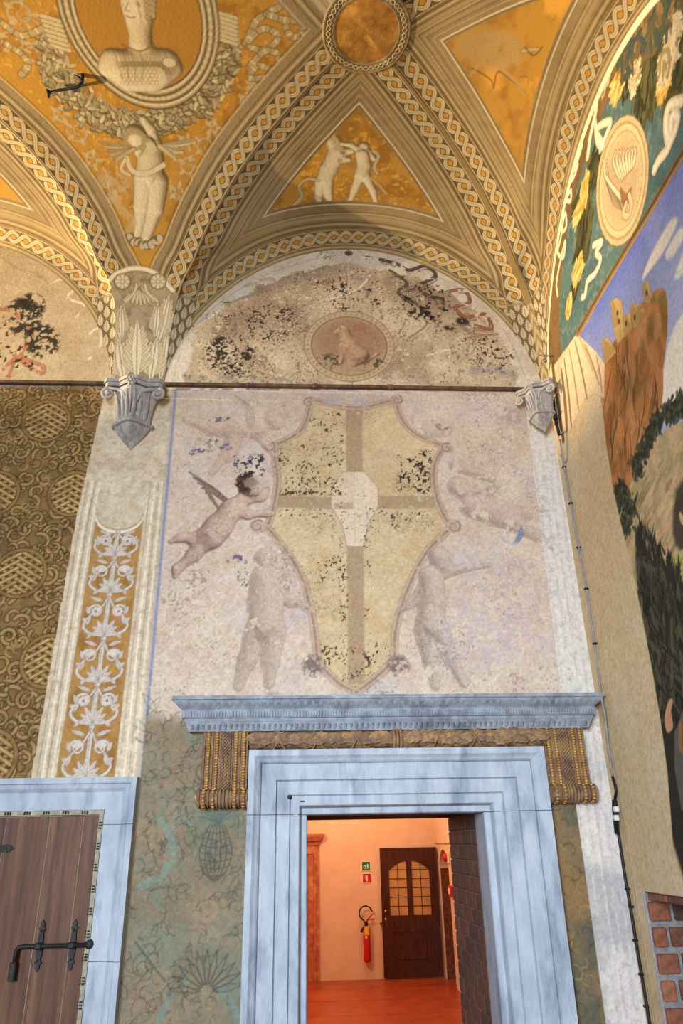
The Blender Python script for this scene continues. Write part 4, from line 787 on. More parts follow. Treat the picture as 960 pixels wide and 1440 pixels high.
# corner strip
wv = np.linspace(0, 1, 40); PA = np.stack([xr3(ts), -ts*D1, G(ts)], -1); PB = np.stack([1.6-ts*E1, yrl(ts), G(ts)], -1); P = PA[:, None]*(1-wv[:, None])+PB[:, None]*wv[:, None]
C = np.empty(P.shape, np.float32); C[:] = lin((138, 114, 72)); C = mixc(C, (170, 156, 126), np.clip((.5+.5*np.sin(P[..., 2]*60+np.abs(wv[None]-.5)*9))*(P[..., 2] < 5.55), 0, 1))
seg_paint('cs', P, C, np.zeros(P.shape[:2], int), {0: ('vault_web', 'narrow strip in the corner')}, False)
# middle of the vault
dv = np.concatenate([np.linspace(D1, 2.3, 190)]); u = np.linspace(0, 1, 620); tt = np.clip((2.54-dv)/1.19, 0, 1); xg = 1.6-tt*E1; xl_ = -2.75+0*dv
x = xl_[:, None]*(1-u)+xg[:, None]*u; y = np.broadcast_to(-dv[:, None], x.shape); z = np.minimum(Gd(-y), Gd((1.6-x)*D1/E1)); P = np.stack([x, y, z], -1); L2 = Ld(-y); C = VB.sample(x, L2); I = VB.sid(x, L2).copy()
n = noise3(P, 5); gr = mixc(mixc(np.zeros_like(C)+lin(GREY).astype(np.float32), (130, 110, 76), np.clip(n*.5+.45, 0, 1)), GREY, 0*x)
# lozenge round the bust: gold inside, mouldings and plaits outside
fr_ = (.33-.02)-np.abs(P[..., 0])*0 ; eL = (APX[0]-.02-x)*.72-(dv[:, None]-D1)*.72
edge = eL; msk = np.clip((edge-.245)/.006, 0, 1); C = gr*(1-msk[..., None])+C*msk[..., None]
C = mould(C, edge, np.ones(x.shape), [(GW+.02, .010, DARK, .7), (GW+.04, .014, LITE, .55), (GW+.062, .008, DARK, .6), (GW+.09, .022, (146, 130, 98), .8), (GW+.115, .008, LITE, .7)])
C = guilloche(C, (x+(dv[:, None]-D1))*.72, edge-GW*.5, GW, np.ones(x.shape)); C = guilloche(C, (x+(dv[:, None]-D1))*.72, edge+GW*.5+.01, GW, np.ones(x.shape))
e2 = np.linalg.norm(P-P[:, -1:], axis=2); uE = arc_u(P[:, -1])
C = mould(C, e2, (edge < 0)*1.0, MR); C = guilloche(C, np.broadcast_to(uE[:, None], x.shape), e2-GW*.5-.006, GW, (edge < -.1)*1.0)
I[msk < .5] = 0
seg_paint('cw', P, C, I, {0: ('vault_web', 'middle of the vault'), 30: nmP[30], 31: nmP[31], 32: nmP[32], 33: nmP[33]}, False)
far = MB(); xs = np.linspace(-6.4, 1.6, 41); ys = np.linspace(-2.3, -8.0, 30)
far.grid([[(xx, yy, float(min(Gd(-yy), Gd((1.6-xx)*D1/E1) if yy > -2.6 else 9, Gd(max((8.04+yy), 0)), 6.9))) for xx in xs] for yy in ys]).build('vault_middle', PLAST, ceiling)
MB().grid([[(xx, yy, float(Gd(-yy))) for xx in np.linspace(-6.4, -2.74, 20)] for yy in np.linspace(-1.35, -2.3, 6)]).build('vault_middle', PLAST, ceiling)
# gold roundel where the bands meet: a thin painted disc frame on the vault
rm = MB(); rc = (APX[0], -D1, 6.385)
# ------------------------------------------------------------------ the painted right wall
NZ = 1.97
def arch_r(y):
    s = np.clip((y-(yrl(0)+yru(0))/2)/((yrl(0)-yru(0))/2), -1, 1); return 4.9+(5.94-4.9)*arch(s)
def paint_right():
    c = Cv(-2.45, 0.0, 1.3, 6.1, RES, (204, 182, 142)); A, B = np.meshgrid(c.A, c.B); R = lambda *p: ryzs(*p); rs = np.random.RandomState(8)
    def tint(mask, col, al): c.img[:] = c.img*(1-(mask*al)[..., None]) + lin(col).astype(np.float32)*(mask*al)[..., None]
    sg = lambda x: np.clip(x*0.5+0.5, 0, 1)
    tint(sg(c.n(.5, 1)), (206, 184, 142), .6); tint(sg(c.n(.06, 2)-.3), (178, 154, 114), .5); tint(sg(c.n(.2, 3)-.8), (212, 194, 158), .5)
    # sky and clouds
    sky = R((812, 470), (960, 214), (1010, 130), (1010, 800), (900, 700), (846, 560), (836, 500))
    c.poly(sky, (116, 130, 198), 1, id=3, grad=(88, 108, 194)); s_, D_ = c.poly(sky, (0, 0, 0), 0); ms = np.clip(-D_/.02, 0, 1)
    c.put(s_, ms*sg(c.n(.3, 4)[s_]-.4)*.6, (138, 146, 196)); c.put(s_, ms*np.clip((4.9-np.broadcast_to(c.B[s_[0]][:, None], D_.shape))*1.2, 0, .7), (196, 200, 214))
    for pts in [[(903, 392), (912, 365), (930, 330), (945, 308), (952, 312), (935, 350), (915, 378)], [(935, 358), (955, 322), (962, 330), (945, 362)], [(948, 388), (962, 352), (966, 372), (955, 390)], [(938, 490), (960, 440), (990, 430), (990, 570), (945, 575), (930, 560)], [(925, 575), (950, 540), (970, 560), (950, 585)]]:
        c.poly(R(*pts), (240, 230, 208), .97, sm=3, soft=.02, wear=(.08, -2.4), id=4)
    # rock, hills
    rock = R((847, 520), (868, 470), (890, 440), (912, 415), (930, 405), (938, 420), (938, 470), (932, 520), (930, 575), (905, 630), (890, 670), (868, 720), (852, 640), (846, 570))
    c.poly(rock, (190, 126, 72), 1, sm=2, id=5); s_, D_ = c.poly(rock, (0, 0, 0), 0, sm=2); ms = np.clip(-D_/.01, 0, 1)
    st = c.n(.25, 6)[s_]*.7+np.sin((np.broadcast_to(c.A[s_[1]][None], D_.shape)*70+np.broadcast_to(c.B[s_[0]][:, None], D_.shape)*9+c.n(.2, 7)[s_]*2.2))*.7
    c.put(s_, ms*np.clip(st*.5+.1, 0, 1)*.75, (128, 88, 44)); c.put(s_, ms*np.clip(c.n(.12, 8)[s_]-.4, 0, 1)*.8, (204, 140, 86)); c.put(s_, ms*np.clip(-c.n(.15, 9)[s_]-.8, 0, 1)*.8, (120, 116, 56))
    for k in range(90):
        q = (852+rs.uniform(0, 80), 430+rs.uniform(0, 230)); w_ = rs.uniform(4, 11); c.poly(R((q[0], q[1]), (q[0]+w_, q[1]+8), (q[0]+w_*.8, q[1]+30), (q[0]-2, q[1]+44), (q[0]-w_*.6, q[1]+20)), [(196, 132, 76), (156, 96, 46), (122, 84, 44), (206, 150, 98), (140, 116, 60)][k % 5], .5, sm=3, soft=.02) if q[0] < 926-(q[1]-430)*.1 and q[0] > 862+(430-q[1])*.06+(12 if q[1] < 480 else 0) else None
    for k in range(26):
        q = (856+rs.uniform(0, 66), 470+rs.uniform(0, 170)); c.stroke(R(q, (q[0]+rs.uniform(-6, 4), q[1]+30), (q[0]+rs.uniform(-12, 6), q[1]+62)), [.004, .012, .003], (84, 58, 32), .8)
    hill = R((868, 730), (890, 680), (915, 625), (940, 600), (965, 590), (1010, 600), (1010, 1300), (962, 1240), (944, 1180), (938, 1080), (925, 990), (905, 880), (888, 800))
    c.poly(hill, (196, 172, 128), 1, id=6); s_, D_ = c.poly(hill, (0, 0, 0), 0); ms = np.clip(-D_/.01, 0, 1)
    st = np.sin((np.broadcast_to(c.A[s_[1]][None], D_.shape)*46+np.broadcast_to(c.B[s_[0]][:, None], D_.shape)*8+c.n(.3, 17)[s_]*2.4))
    c.put(s_, ms*np.clip(st*.5+.1, 0, 1)*.7, (146, 126, 84)); c.put(s_, ms*np.clip(c.n(.2, 18)[s_]-.2, 0, 1)*.7, (166, 158, 96)); c.put(s_, ms*np.clip(-c.n(.1, 19)[s_]-.7, 0, 1)*.7, (204, 168, 132))
    for k in range(260):
        q = (rs.uniform(872, 990), rs.uniform(600, 830)); ln = rs.uniform(18, 46)
        if q[1] < 720-(q[0]-868)*1.25 or q[1] > 760+(q[0]-880)*1.4: continue
        c.stroke(R(q, (q[0]-ln*.32, q[1]+ln*.55), (q[0]-ln*.5, q[1]+ln)), [.004, rs.uniform(.016, .04), .004], [(214, 188, 142), (168, 142, 98), (206, 162, 126), (150, 144, 92), (186, 166, 120), (132, 112, 76)][k % 6], .6, soft=.01)
    c.poly(R((950, 690), (975, 660), (1010, 650), (1010, 800), (960, 780), (945, 750)), (62, 56, 48), .95, sm=2, soft=.03, wear=(.1, -1.6)); c.poly(R((938, 790), (962, 770), (1000, 770), (1000, 840), (950, 830)), (178, 176, 108), .95, sm=1); 
    for k in range(5): c.stroke(R((940, 800+k*7), (975, 772+k*10)), .008, (140, 138, 80), .8)
    for p, w in [((872, 690), 13), ((895, 655), 12), ((915, 610), 11), ((940, 580), 13), ((885, 715), 14), ((878, 740), 12), ((958, 568), 14), ((905, 632), 10), ((925, 592), 10), ((868, 710), 9)]:
        for k in range(90): q = (p[0]+rs.normal(0, w*.34), p[1]+rs.normal(0, w*.6)); c.ell(ryz(*q), rs.uniform(.012, .028), rs.uniform(.008, .014), [(50, 54, 42), (66, 70, 52), (84, 86, 62), (42, 46, 38)][k % 4], .85, rot=rs.uniform(0, 3))
    # dark shrub low at the right
    sh = R((893, 750), (900, 738), (908, 770), (916, 790), (930, 812), (945, 822), (965, 815), (1010, 830), (1010, 1260), (962, 1240), (944, 1180), (936, 1080), (924, 990), (905, 880), (894, 800))
    c.poly(sh, (50, 46, 36), 1.0, soft=.03, id=7)
    for k in range(520):
        q = (rs.uniform(892, 985), rs.uniform(745, 1010)); y0 = 745+max(0, (q[0]-905))*1.2
        if q[1] < y0 or q[1] > 735+(q[0]-890)*14: continue
        c.ell(ryz(*q), .045, .014, [(58, 58, 44), (44, 44, 34), (82, 80, 62), (36, 34, 28)][k % 4], .9, rot=rs.uniform(.6, 2.4), id=7)
    for k in range(160):
        q = (rs.uniform(900, 975), rs.uniform(770, 1000))
        if q[1] < 760+(q[0]-905)*1.0 or q[1] > 720+(q[0]-890)*14: continue
        an = rs.uniform(.6, 2.4); p_ = np.array(ryz(*q)); d_ = np.array([math.cos(an), math.sin(an)])*.035; c.stroke([p_-d_, p_+d_], [.003, .012, .003], (112, 106, 80) if k % 3 else (96, 84, 60), .75, id=7)
    for k in range(60):
        q = (rs.uniform(898, 960), 0); q = (q[0], 752+(q[0]-905)*1.1+rs.uniform(-8, 30)); c.stroke(R(q, (q[0]+rs.uniform(-6, 6), q[1]-rs.uniform(12, 26))), [.022, .004], (46, 46, 36), .95, id=7)
    c.poly(R((934, 1010), (940, 985), (946, 985), (943, 1000), (946, 1022), (938, 1030)), (206, 150, 116), .95, sm=3); c.poly(R((948, 1030), (960, 1000), (990, 1000), (990, 1140), (958, 1140), (948, 1080)), (96, 92, 84), .95, sm=1); c.stroke(R((957, 1020), (956, 1050), (962, 1058)), .03, (150, 108, 60), .9)
    # tower and walls on the rock
    for pts in [[(858, 425), (866, 418), (874, 425), (880, 470), (868, 485), (862, 462)], [(875, 445), (886, 440), (888, 462), (878, 474)], [(886, 430), (893, 424), (898, 438), (900, 455), (890, 462)], [(902, 403), (911, 393), (917, 416), (912, 426), (906, 424)], [(846, 480), (854, 474), (862, 488), (866, 495), (850, 512)], [(893, 440), (905, 432), (906, 442), (897, 456)]]:
        c.poly(R(*pts), (196, 164, 104), 1.0, id=8, out=(.006, (120, 90, 50), .7)); q = R(*pts); c.poly([q[0], ((q[0][0]+q[1][0])/2, (q[0][1]+q[1][1])/2), ((q[-2][0]+q[2][0])/2, (q[-2][1]+q[2][1])/2), q[-1]], (156, 122, 70), .55)
    for p in [(868, 440), (870, 452), (880, 455), (909, 412), (892, 446)]: c.ell(ryz(*p), .012, .016, (84, 60, 34), .9)
    # hanging curtain at the left edge
    c.poly(R((786, 540), (790, 505), (806, 474), (814, 472), (838, 495), (850, 512), (849, 560), (836, 552), (822, 560), (808, 590), (797, 610), (790, 600)), (222, 200, 164), 1, id=9)
    for x0, y0, x1, y1, col, w in [(793, 505, 803, 600, (120, 86, 48), .03), (800, 492, 813, 575, (150, 112, 66), .02), (808, 480, 825, 560, (110, 78, 42), .02), (814, 474, 833, 520, (190, 160, 116), .03), (822, 484, 842, 540, (140, 104, 62), .016), (838, 500, 846, 550, (160, 126, 84), .02), (789, 520, 797, 605, (104, 72, 40), .05)]:
        c.stroke(R((x0, y0), ((x0+x1)/2+1, (y0+y1)/2), (x1, y1)), [w*.5, w, w*.7], col, .85, soft=.01)
    # plaster filling left bare over the damaged part
    bare = R((796, 615), (808, 592), (822, 565), (836, 551), (843, 556), (847, 572), (852, 625), (862, 690), (876, 750), (890, 806), (905, 880), (918, 950), (928, 1010), (938, 1085), (943, 1150), (946, 1190), (958, 1235), (975, 1270), (900, 1440), (770, 640))
    s_, D_ = c.poly(bare, (208, 184, 142), 1, id=0); ms = np.clip(-D_/.02, 0, 1)
    c.put(s_, ms*sg(c.n(.5, 21)[s_])*.6, (218, 196, 156)); c.put(s_, ms*np.clip(c.n(.02, 22)[s_]*.4+.1, 0, 1)*.5, (182, 156, 116)); c.put(s_, ms*np.clip(c.n(.3, 23)[s_]-.6, 0, 1)*.5, (214, 200, 168))
    zz = np.linspace(1.3, 4.5, 12); c.stroke([(-.10, z) for z in zz], .008, (164, 138, 102), .7, sm=0); c.stroke([(-.075, z) for z in zz], .004, (120, 96, 66), .7, sm=0, wear=(.1, -1)); c.stroke([(-.045, z) for z in zz], .05, (206, 176, 124), .4, sm=0, soft=.02)  # the thin brown lines paint the cable's shadow onto the plaster
    # lunette: blue green ground, garlands, medallion and bands
    zl = lambda y: np.interp(y, [-2.13-.4, ryz(960, 217)[0], ryz(812, 467)[0], 0], [4.66, ryz(960, 217)[1], ryz(812, 467)[1], 5.0])
    lun = (B > zl(A)) & (A < -.0); c.img[lun] = lin((92, 120, 118)); tint(lun*sg(c.n(.2, 31)), (74, 102, 104), .7); tint(lun*np.clip(c.n(.04, 32)-.6, 0, 1), (130, 146, 130), .6); c.id[lun] = 2
    ar = arch_r(A); rad = np.hypot((A+1.34)*1.0, (B-4.9)*1.18); brn = lun*np.clip((rad-1.02)/.02, 0, 1); tint(brn, (116, 88, 52), .95); tint(brn*sg(c.n(.1, 33)), (142, 108, 64), .6)
    c.stroke(R((812, 468), (860, 385), (910, 302), (960, 216), (990, 165)), .05, (140, 104, 52), .95, sm=2, id=10); c.stroke(R((813, 465), (860, 382), (910, 299), (960, 213), (990, 162)), .012, (84, 62, 32), .9, sm=2); c.stroke(R((813, 473), (860, 390), (910, 307), (960, 221)), .010, (186, 150, 90), .9, sm=2)
    GRN = [(70, 72, 44), (52, 54, 34), (86, 84, 52), (104, 98, 60)]; YEL = [(222, 182, 96), (198, 150, 62), (240, 208, 132)]; WHT = [(222, 208, 172), (200, 184, 146), (160, 140, 100)]
    def clump(path, w, cols, n, sz=.05, id=None, spread=.5):
        Q = smooth(R(*path), 10)
        for k in range(n):
            i = rs.randint(0, len(Q)-1); d = Q[min(i+1, len(Q)-1)]-Q[max(i-1, 0)]; an = math.atan2(d[1], d[0])+rs.uniform(-spread, spread); q = Q[i]+rs.uniform(-w, w, 2)
            c.ell(q, sz*rs.uniform(.7, 1.2), sz*.26, cols[rs.randint(len(cols))], .95, rot=an, id=id)
    clump([(836, 232), (826, 262), (815, 290)], .09, GRN, 220, .06, 11); clump([(824, 300), (820, 335), (815, 362)], .09, GRN, 240, .06, 11); clump([(808, 405), (802, 425)], .05, GRN, 70, .05, 11); clump([(905, 60), (915, 100), (910, 140)], .12, GRN, 260, .07, 11); clump([(940, 50), (955, 90), (950, 120)], .14, GRN, 260, .07, 11); clump([(880, 110), (882, 150)], .06, GRN, 120, .06, 11)
    clump([(822, 262), (818, 285), (810, 305)], .045, YEL, 150, .05, 12, .3); clump([(812, 380), (806, 400)], .05, YEL, 140, .05, 12, .3); clump([(800, 430), (796, 460)], .03, YEL, 70, .05, 12, .3); clump([(900, 80), (895, 100)], .05, YEL, 70, .035, 12, 3); clump([(868, 120), (860, 140)], .06, YEL, 80, .05, 12, 1); clump([(932, 120), (928, 148)], .05, YEL, 80, .03, 12, 3)
    clump([(892, 110), (888, 150)], .05, WHT, 130, .035, 13, 3); clump([(945, 45), (935, 75)], .06, WHT, 140, .04, 13, 3); clump([(938, 85), (940, 110)], .07, WHT, 120, .045, 13, 3); clump([(850, 110), (845, 128)], .05, WHT, 70, .05, 13, .6)
    clump([(900, 30), (880, 60), (930, 20), (870, 90)], .12, [(120, 96, 58), (150, 120, 72), (84, 90, 70), (70, 84, 80)], 260, .06, None, 3)
    cy, cz = ryz(875, 254); m = lambda x, y: ryz(x, y)
    Ra = [(875+36*math.cos(k*.26)*1.0+(-8)*math.sin(k*.26), 254+92*math.sin(k*.26)) for k in range(24)]
    Rb = lambda f: R(*[(875+(x-875)*f, 254+(y-254)*f) for x, y in Ra])
    c.poly(Rb(1.0), (206, 184, 140), 1, id=14, out=(.012, (110, 84, 48), .9)); c.poly(Rb(.92), (176, 150, 104), 1); c.poly(Rb(.87), (216, 196, 152), 1); c.poly(Rb(.76), (206, 184, 142), 1, out=(.010, (150, 122, 80), .9)); c.poly(Rb(.6), (186, 156, 118), .7, soft=.1)
    for k in range(8): c.stroke(R((872+k*2.6, 252-k*3), (862+k*4.4, 228-k*1.6), (866+k*4.0, 212-k*.5)), [.026, .02, .006], (230, 212, 172), .95, out=(.005, (92, 62, 40), .9), id=15)
    for k in range(8): c.stroke(R((876-k*.5, 292-k*2), (862-k*1.6, 282-k*5), (857-k*.6, 262-k*5.2)), [.026, .02, .006], (230, 212, 172), .95, out=(.005, (92, 62, 40), .9), id=15)
    c.poly(R((872, 262), (880, 272), (888, 262), (884, 285), (875, 290), (872, 276)), (140, 100, 66), .9, sm=2); c.stroke(R((884, 274), (888, 290), (882, 304), (876, 300), (880, 286)), .03, (214, 194, 152), .9, out=(.005, (92, 62, 40), .8))
    RB = dict(out=(.006, (84, 72, 52), .8), hi=(.5, (246, 236, 208)))
    for pts, w in [([(818, 205), (812, 225), (808, 228), (806, 240), (812, 232), (806, 250), (798, 262), (796, 280), (802, 282), (802, 268), (794, 285), (788, 305), (790, 325), (796, 318), (794, 300), (788, 335), (784, 355), (792, 362), (794, 340), (786, 375), (782, 400), (784, 415)], .030), ([(836, 168), (840, 200), (848, 205), (838, 185), (846, 175), (858, 172), (852, 190), (844, 210)], .045), ([(834, 345), (846, 340), (838, 355), (844, 365), (836, 385), (826, 395), (822, 415), (818, 418)], .040), ([(958, 142), (940, 150), (936, 175), (940, 200), (948, 185), (952, 165), (944, 165), (940, 205), (926, 225), (920, 238)], .055), ([(832, 125), (838, 150), (830, 190), (826, 220)], .05)]:
        c.stroke(R(*pts), w, (224, 206, 166), .95, id=16, **RB)
    # pale edge where the wall meets the vault
    edge = lun*np.clip((.055-(ar-B))/.006, 0, 1)*(ar-B > -.05); tint(edge, (248, 232, 194), 1.0); c.id[(edge > .5)] = 17
    pe = (A > -.20)*(A < -.075)*(B < 5.25)*(B > 4.35)*1.0
    for yy, w, col in [(-.03, .05, (214, 188, 138)), (-.09, .035, (236, 216, 172)), (-.125, .05, (104, 76, 46))]:
        z1 = 5.0; c.stroke([(yy, 4.45 if yy < -.1 else 4.3), (yy-.01, 4.9), (yy-.03, z1)], w, col, .95, sm=2, soft=.008)
    c.grain(.012, .06, 98, 3); c.id[B > ar+.03] = -1; c.id[(B < NZ-.005)*(A < -.205)] = -1
    return c
cr = paint_right(); A_, B_ = np.meshgrid(cr.A, cr.B)
rn = {0: ('painted_plaster', 'bare brown plaster filling'), 2: ('lunette_painting', 'blue green lunette with garlands'), 3: ('painted_sky', None), 4: ('painted_cloud', None), 5: ('painted_rock', None), 6: ('painted_hill', None), 7: ('painted_shrub', 'dark leafy shrub'), 8: ('painted_tower', None), 9: ('painted_curtain', 'cream curtain folds'), 10: ('painted_border', None), 11: ('painted_leaves', None), 12: ('painted_corn_ears', None), 13: ('painted_fruit', None), 14: ('painted_roundel', 'cream medallion with a wing'), 15: ('painted_wing', None), 16: ('painted_ribbon', None), 17: ('painted_border', 'pale edge along the vault')}
wr = MB(); wr.box((1.612, -8.1, NZ), (2.2, .012, 6.0)).box((1.612, -.206, 0), (2.2, .012, NZ)).box((1.612, -8.1, 0), (2.2, -1.25, NZ)).box((2.0, -1.25, 0), (2.2, -.206, NZ))
wall_right = tag(wr.build('wall_right', PLAST), 'right wall with painted landscape, bare brown plaster and brick-lined niche', None, None, 'structure')
grid_mesh(np.stack([np.full_like(A_, 1.6), A_, B_], -1), cr.img, cr.id, rn, FRESCO, wall_right, True)
# brick lining of the niche
BR = [mat('niche_brick_%d' % k, a, b, 30, rough=.9, bump=.5, bscale=90) for k, (a, b) in enumerate([((158, 100, 74), (112, 72, 56)), ((130, 82, 66), (88, 60, 50)), ((176, 114, 80), (132, 86, 64)), ((98, 72, 60), (72, 54, 46))])]
MORT = mat('lime_mortar', (150, 148, 146), (118, 116, 116), 40, rough=.95, bump=.5)
MB().box((1.60, -.2135, 0), (2.0, -.206, NZ)).build('niche_mortar', MORT, wall_right)
tm = {}
def brick(parent, x0, x1, y0, y1, z0, z1, m, key):
    k = (key, m.name)
    if k not in tm:
        tm[k] = MB().box((-(x1-x0)/2, -(y1-y0)/2, -(z1-z0)/2), ((x1-x0)/2, (y1-y0)/2, (z1-z0)/2), .005).mesh('brick', m)
    return link('brick', tm[k], parent, ((x0+x1)/2, (y0+y1)/2, (z0+z1)/2))
zb = NZ-.04
for i in range(14):
    for j, (a, b) in enumerate([(1.604, 1.665), (1.685, 1.99)] if i % 2 else [(1.604, 1.70), (1.72, 1.99)]):
        brick(wall_right, a, b, -.232-.006*rnd.random(), -.212, zb-.082, zb-.004, BR[0 if j == 0 and i % 3 else (i*2+j*3) % 4], ('n', i % 2, j))
    zb -= .104
for k in range(6): brick(wall_right, 1.604, 1.72, -.232-.2*(k+1)+.015, -.232-.2*k, NZ-.035, NZ-.004, BR[k % 3], ('nt',))
MB().box((1.60, -1.25, NZ-.004), (2.0, -.206, NZ)).build('niche_lintel', BR[1], wall_right)
MB().box((1.597, -.212, 0), (1.603, -.198, NZ)).build('niche_edge', mat('chalk_edge', (190, 190, 192), (160, 160, 164), 20), wall_right)
# ------------------------------------------------------------------ stone portal
STONE = mat('grey_stone', (184, 196, 207), (158, 171, 186), 13, 12, .75, .6, 60, (130, 144, 162), 7, stretch=(1, 1, .35), bdist=.006)
STONE2 = mat('weathered_grey_stone', (162, 172, 183), (120, 129, 140), 16, 9, .8, .5, 70, (96, 103, 116), 5, bdist=.008)
IRON = mat('black_iron', (44, 42, 42), (26, 25, 26), 30, rough=.55, bump=.2)
GILT = mat('old_gilding', (222, 172, 86), (150, 104, 50), 60, rough=.4, bump=.3, metal=.3, spec=.5)
BROWN = mat('brown_carved_wood', (146, 118, 90), (106, 82, 62), 25, rough=.7, bump=.5, bscale=50, c3=(160, 126, 82), sc3=12)
portal = empty('door_1', 'grey stone doorway with brown gilded garland and scroll ends under a carved cornice', None, (0, 0, 0), None, 'structure')
XL, XR, IL, IR, ZT, ZI = -.272, 1.250, .025, .930, 2.640, 2.333
PROF = [(0, 0), (0, -.085), (.10, -.085), (.12, -.079), (.145, -.072), (.18, -.066), (.20, -.060), (.215, -.052), (.217, -.044), (.226, -.044), (.228, -.052), (.47, -.050), (.474, -.040), (.484, -.034), (.49, -.040), (.495, -.038), (.70, -.036), (.704, -.028), (.714, -.022), (.722, -.028), (.86, -.026), (.875, -.018), (.90, .018), (.985, .022), (1.0, .030), (1.0, .24)]
def jamb(x0, x1, name):
    m = MB(); m.grid([[(x0+(x1-x0)*u, y, z) for u, y in PROF] for z in (0, .75, 1.5, ZI-.0015)], False); return m.build(name, STONE, portal)
jamb(XL, IL, 'jamb'); jamb(XR, IR, 'jamb')
m = MB(); LN = []
for k in range(4):
    LN.append([((XL+(IL-XL)*u, y, ZI+.0015) if k == 0 else (XL+(IL-XL)*u, y, ZT-(ZT-ZI)*u) if k == 1 else (XR+(IR-XR)*u, y, ZT-(ZT-ZI)*u) if k == 2 else (XR+(IR-XR)*u, y, ZI+.0015)) for u, y in PROF])
m.grid(LN, False); m.build('lintel', STONE, portal)
hp = at_y(407, 1121, -.036); MB().lathe([(0, -.004), (.011, -.004), (.011, .004), (0, .004)], (hp[0], -.037, hp[2]), 12, axis='y').build('plug_hole', IRON, portal)
sp_ = at_y(425, 1127, -.027); MB().box((sp_[0]-.012, -.03, sp_[2]-.003), (sp_[0]+.012, -.024, sp_[2]+.003)).build('slot', IRON, portal)
# cornice: mitred returns at both ends
def cz(py, y): return float(at_y(560, py, y)[2])
CP = [(.0, cz(976, -.155)), (.155, cz(976, -.155)), (.158, cz(981, -.155)), (.150, cz(982, -.15)), (.142, cz(986, -.142)), (.124, cz(991, -.125)), (.108, cz(995.5, -.11)), (.108, cz(996.5, -.108)), (.112, cz(997, -.11)), (.108, cz(1007, -.108)), (.098, cz(1008, -.1)), (.096, cz(1011, -.096)), (.090, cz(1014, -.09)), (.082, cz(1020, -.082)), (.074, cz(1026, -.074)), (0, cz(1026, -.074))]
xb0, xb1 = float(at_y(243, 976, -.155)[0])+.155, 1.588-.155
cornice = MB(); cornice.grid([[(xb0-p, 0, z) for p, z in CP], [(xb0-p, -p, z) for p, z in CP], [(xb1+p, -p, z) for p, z in CP], [(xb1+p, 0, z) for p, z in CP]], False)
cornice = cornice.build('cornice', STONE2, portal)
# a tongue of the carved moulding: one shared mesh
tg = MB(); tg.grid([[(0.0145*math.sin(a)*w, -h*math.cos(a)*.5-.0+yo, z) for a in np.linspace(-1.57, 1.57, 6)] for z, w, h, yo in [(.013, .95, .016, 0), (.006, 1.0, .020, .006), (-.006, .95, .020, .018), (-.013, .6, .016, .030), (-.017, .1, .006, .038)]]); tgm = tg.mesh('tongue', STONE2)
zo = (cz(982, -.15)+cz(995.5, -.11))/2
n = int((xb1-xb0+.24)/.0385)
for k in range(n): link('tongue', tgm, cornice, (xb0-.115+(xb1-xb0+.23)*(k+.5)/n, -.140+.004*rnd.random(), zo))
dn = MB(); z0, z1 = cz(1006, -.11), cz(998, -.11); nd = 150
for k in range(nd):
    x = xb0-.10+(xb1-xb0+.20)*(k+.5)/nd; dn.box((x-.0042, -.1165, z0), (x+.0042, -.105, z1))
tag(dn.build('dentils', STONE2, cornice), None, None, None, 'stuff')
dn = MB(); nd = 74
for k in range(nd):
    x = xb0-.07+(xb1-xb0+.14)*(k+.5)/nd; dn.add([(x-.009, -.090, cz(1016, -.09)), (x+.009, -.090, cz(1016, -.09)), (x+.006, -.078, cz(1024, -.08)), (x-.006, -.078, cz(1024, -.08)), (x, -.1005, cz(1017.5, -.1))], [(0, 1, 4), (1, 2, 4), (2, 3, 4), (3, 0, 4)])
tag(dn.build('leaf_moulding', STONE2, cornice), None, None, None, 'stuff')
# leaf garland
gz, gr_ = 2.690, .056
core = MB(); core.tube([(x, -.030, gz) for x in np.linspace(XL-.0, XR+.006, 30)], [gr_*(.86+.05*math.sin(k*1.3)) for k in range(30)], 12); garland = core.build('garland', BROWN, portal)
LEAFM = [mat('carved_leaf_%d' % k, a, b, 40, rough=.65, bump=.4) for k, (a, b) in enumerate([((152, 122, 92), (112, 88, 66)), ((170, 136, 92), (122, 96, 68)), ((136, 110, 86), (100, 80, 64))])]
lf = MB(); rows = []
for t in np.linspace(0, 1, 6):
    w = .024*math.sin(math.pi*min(1, t*.86+.10))**.8*(1 if t < .99 else .15); h = .014*math.sin(t*2.6)+.004
    rows.append([((t-.35)*.078, -h-(.006 if k == 2 else 0), (k-2)/2*w+.003*math.sin(t*14)*(abs(k-2) == 2)) for k in range(5)])
lf.grid(rows); lms = [lf.mesh('leaf', mm) for mm in LEAFM]
ng = 0; xs_ = np.linspace(XL+.02, XR-.02, 44)
for x in xs_:
    for j in range(4):
        if abs(x-.49) < .025: continue
        a = -62+41*j+rnd.uniform(-10, 10)+(20 if ng % 2 else 0); ng += 1; ar_ = math.radians(a); sg = 1 if x > .49 else -1
        o = link('leaf', lms[rnd.randrange(3)], garland, (x+rnd.uniform(-.012, .012), -.030-(gr_-.012)*math.cos(ar_), gz+(gr_-.012)*math.sin(ar_)))
        o.rotation_euler = (-ar_, rnd.uniform(-.5, .5)+(0 if sg > 0 else math.pi), rnd.uniform(-.12, .12)); s_ = rnd.uniform(.85, 1.15); o.scale = (s_, s_, s_)
for x0, sg in [(-.12, 1), (.08, 1), (.28, -1), (.70, 1), (.90, -1), (1.08, 1)]:
    for q in (1, -1):
        MB().tube([(x0+q*(t-.5)*.09, -.030-(gr_+.006)*math.cos(math.radians(-80+160*t)), gz+(gr_+.006)*math.sin(math.radians(-80+160*t))) for t in np.linspace(0, 1, 9)], .005, 5).build('garland_tie', BROWN, garland)
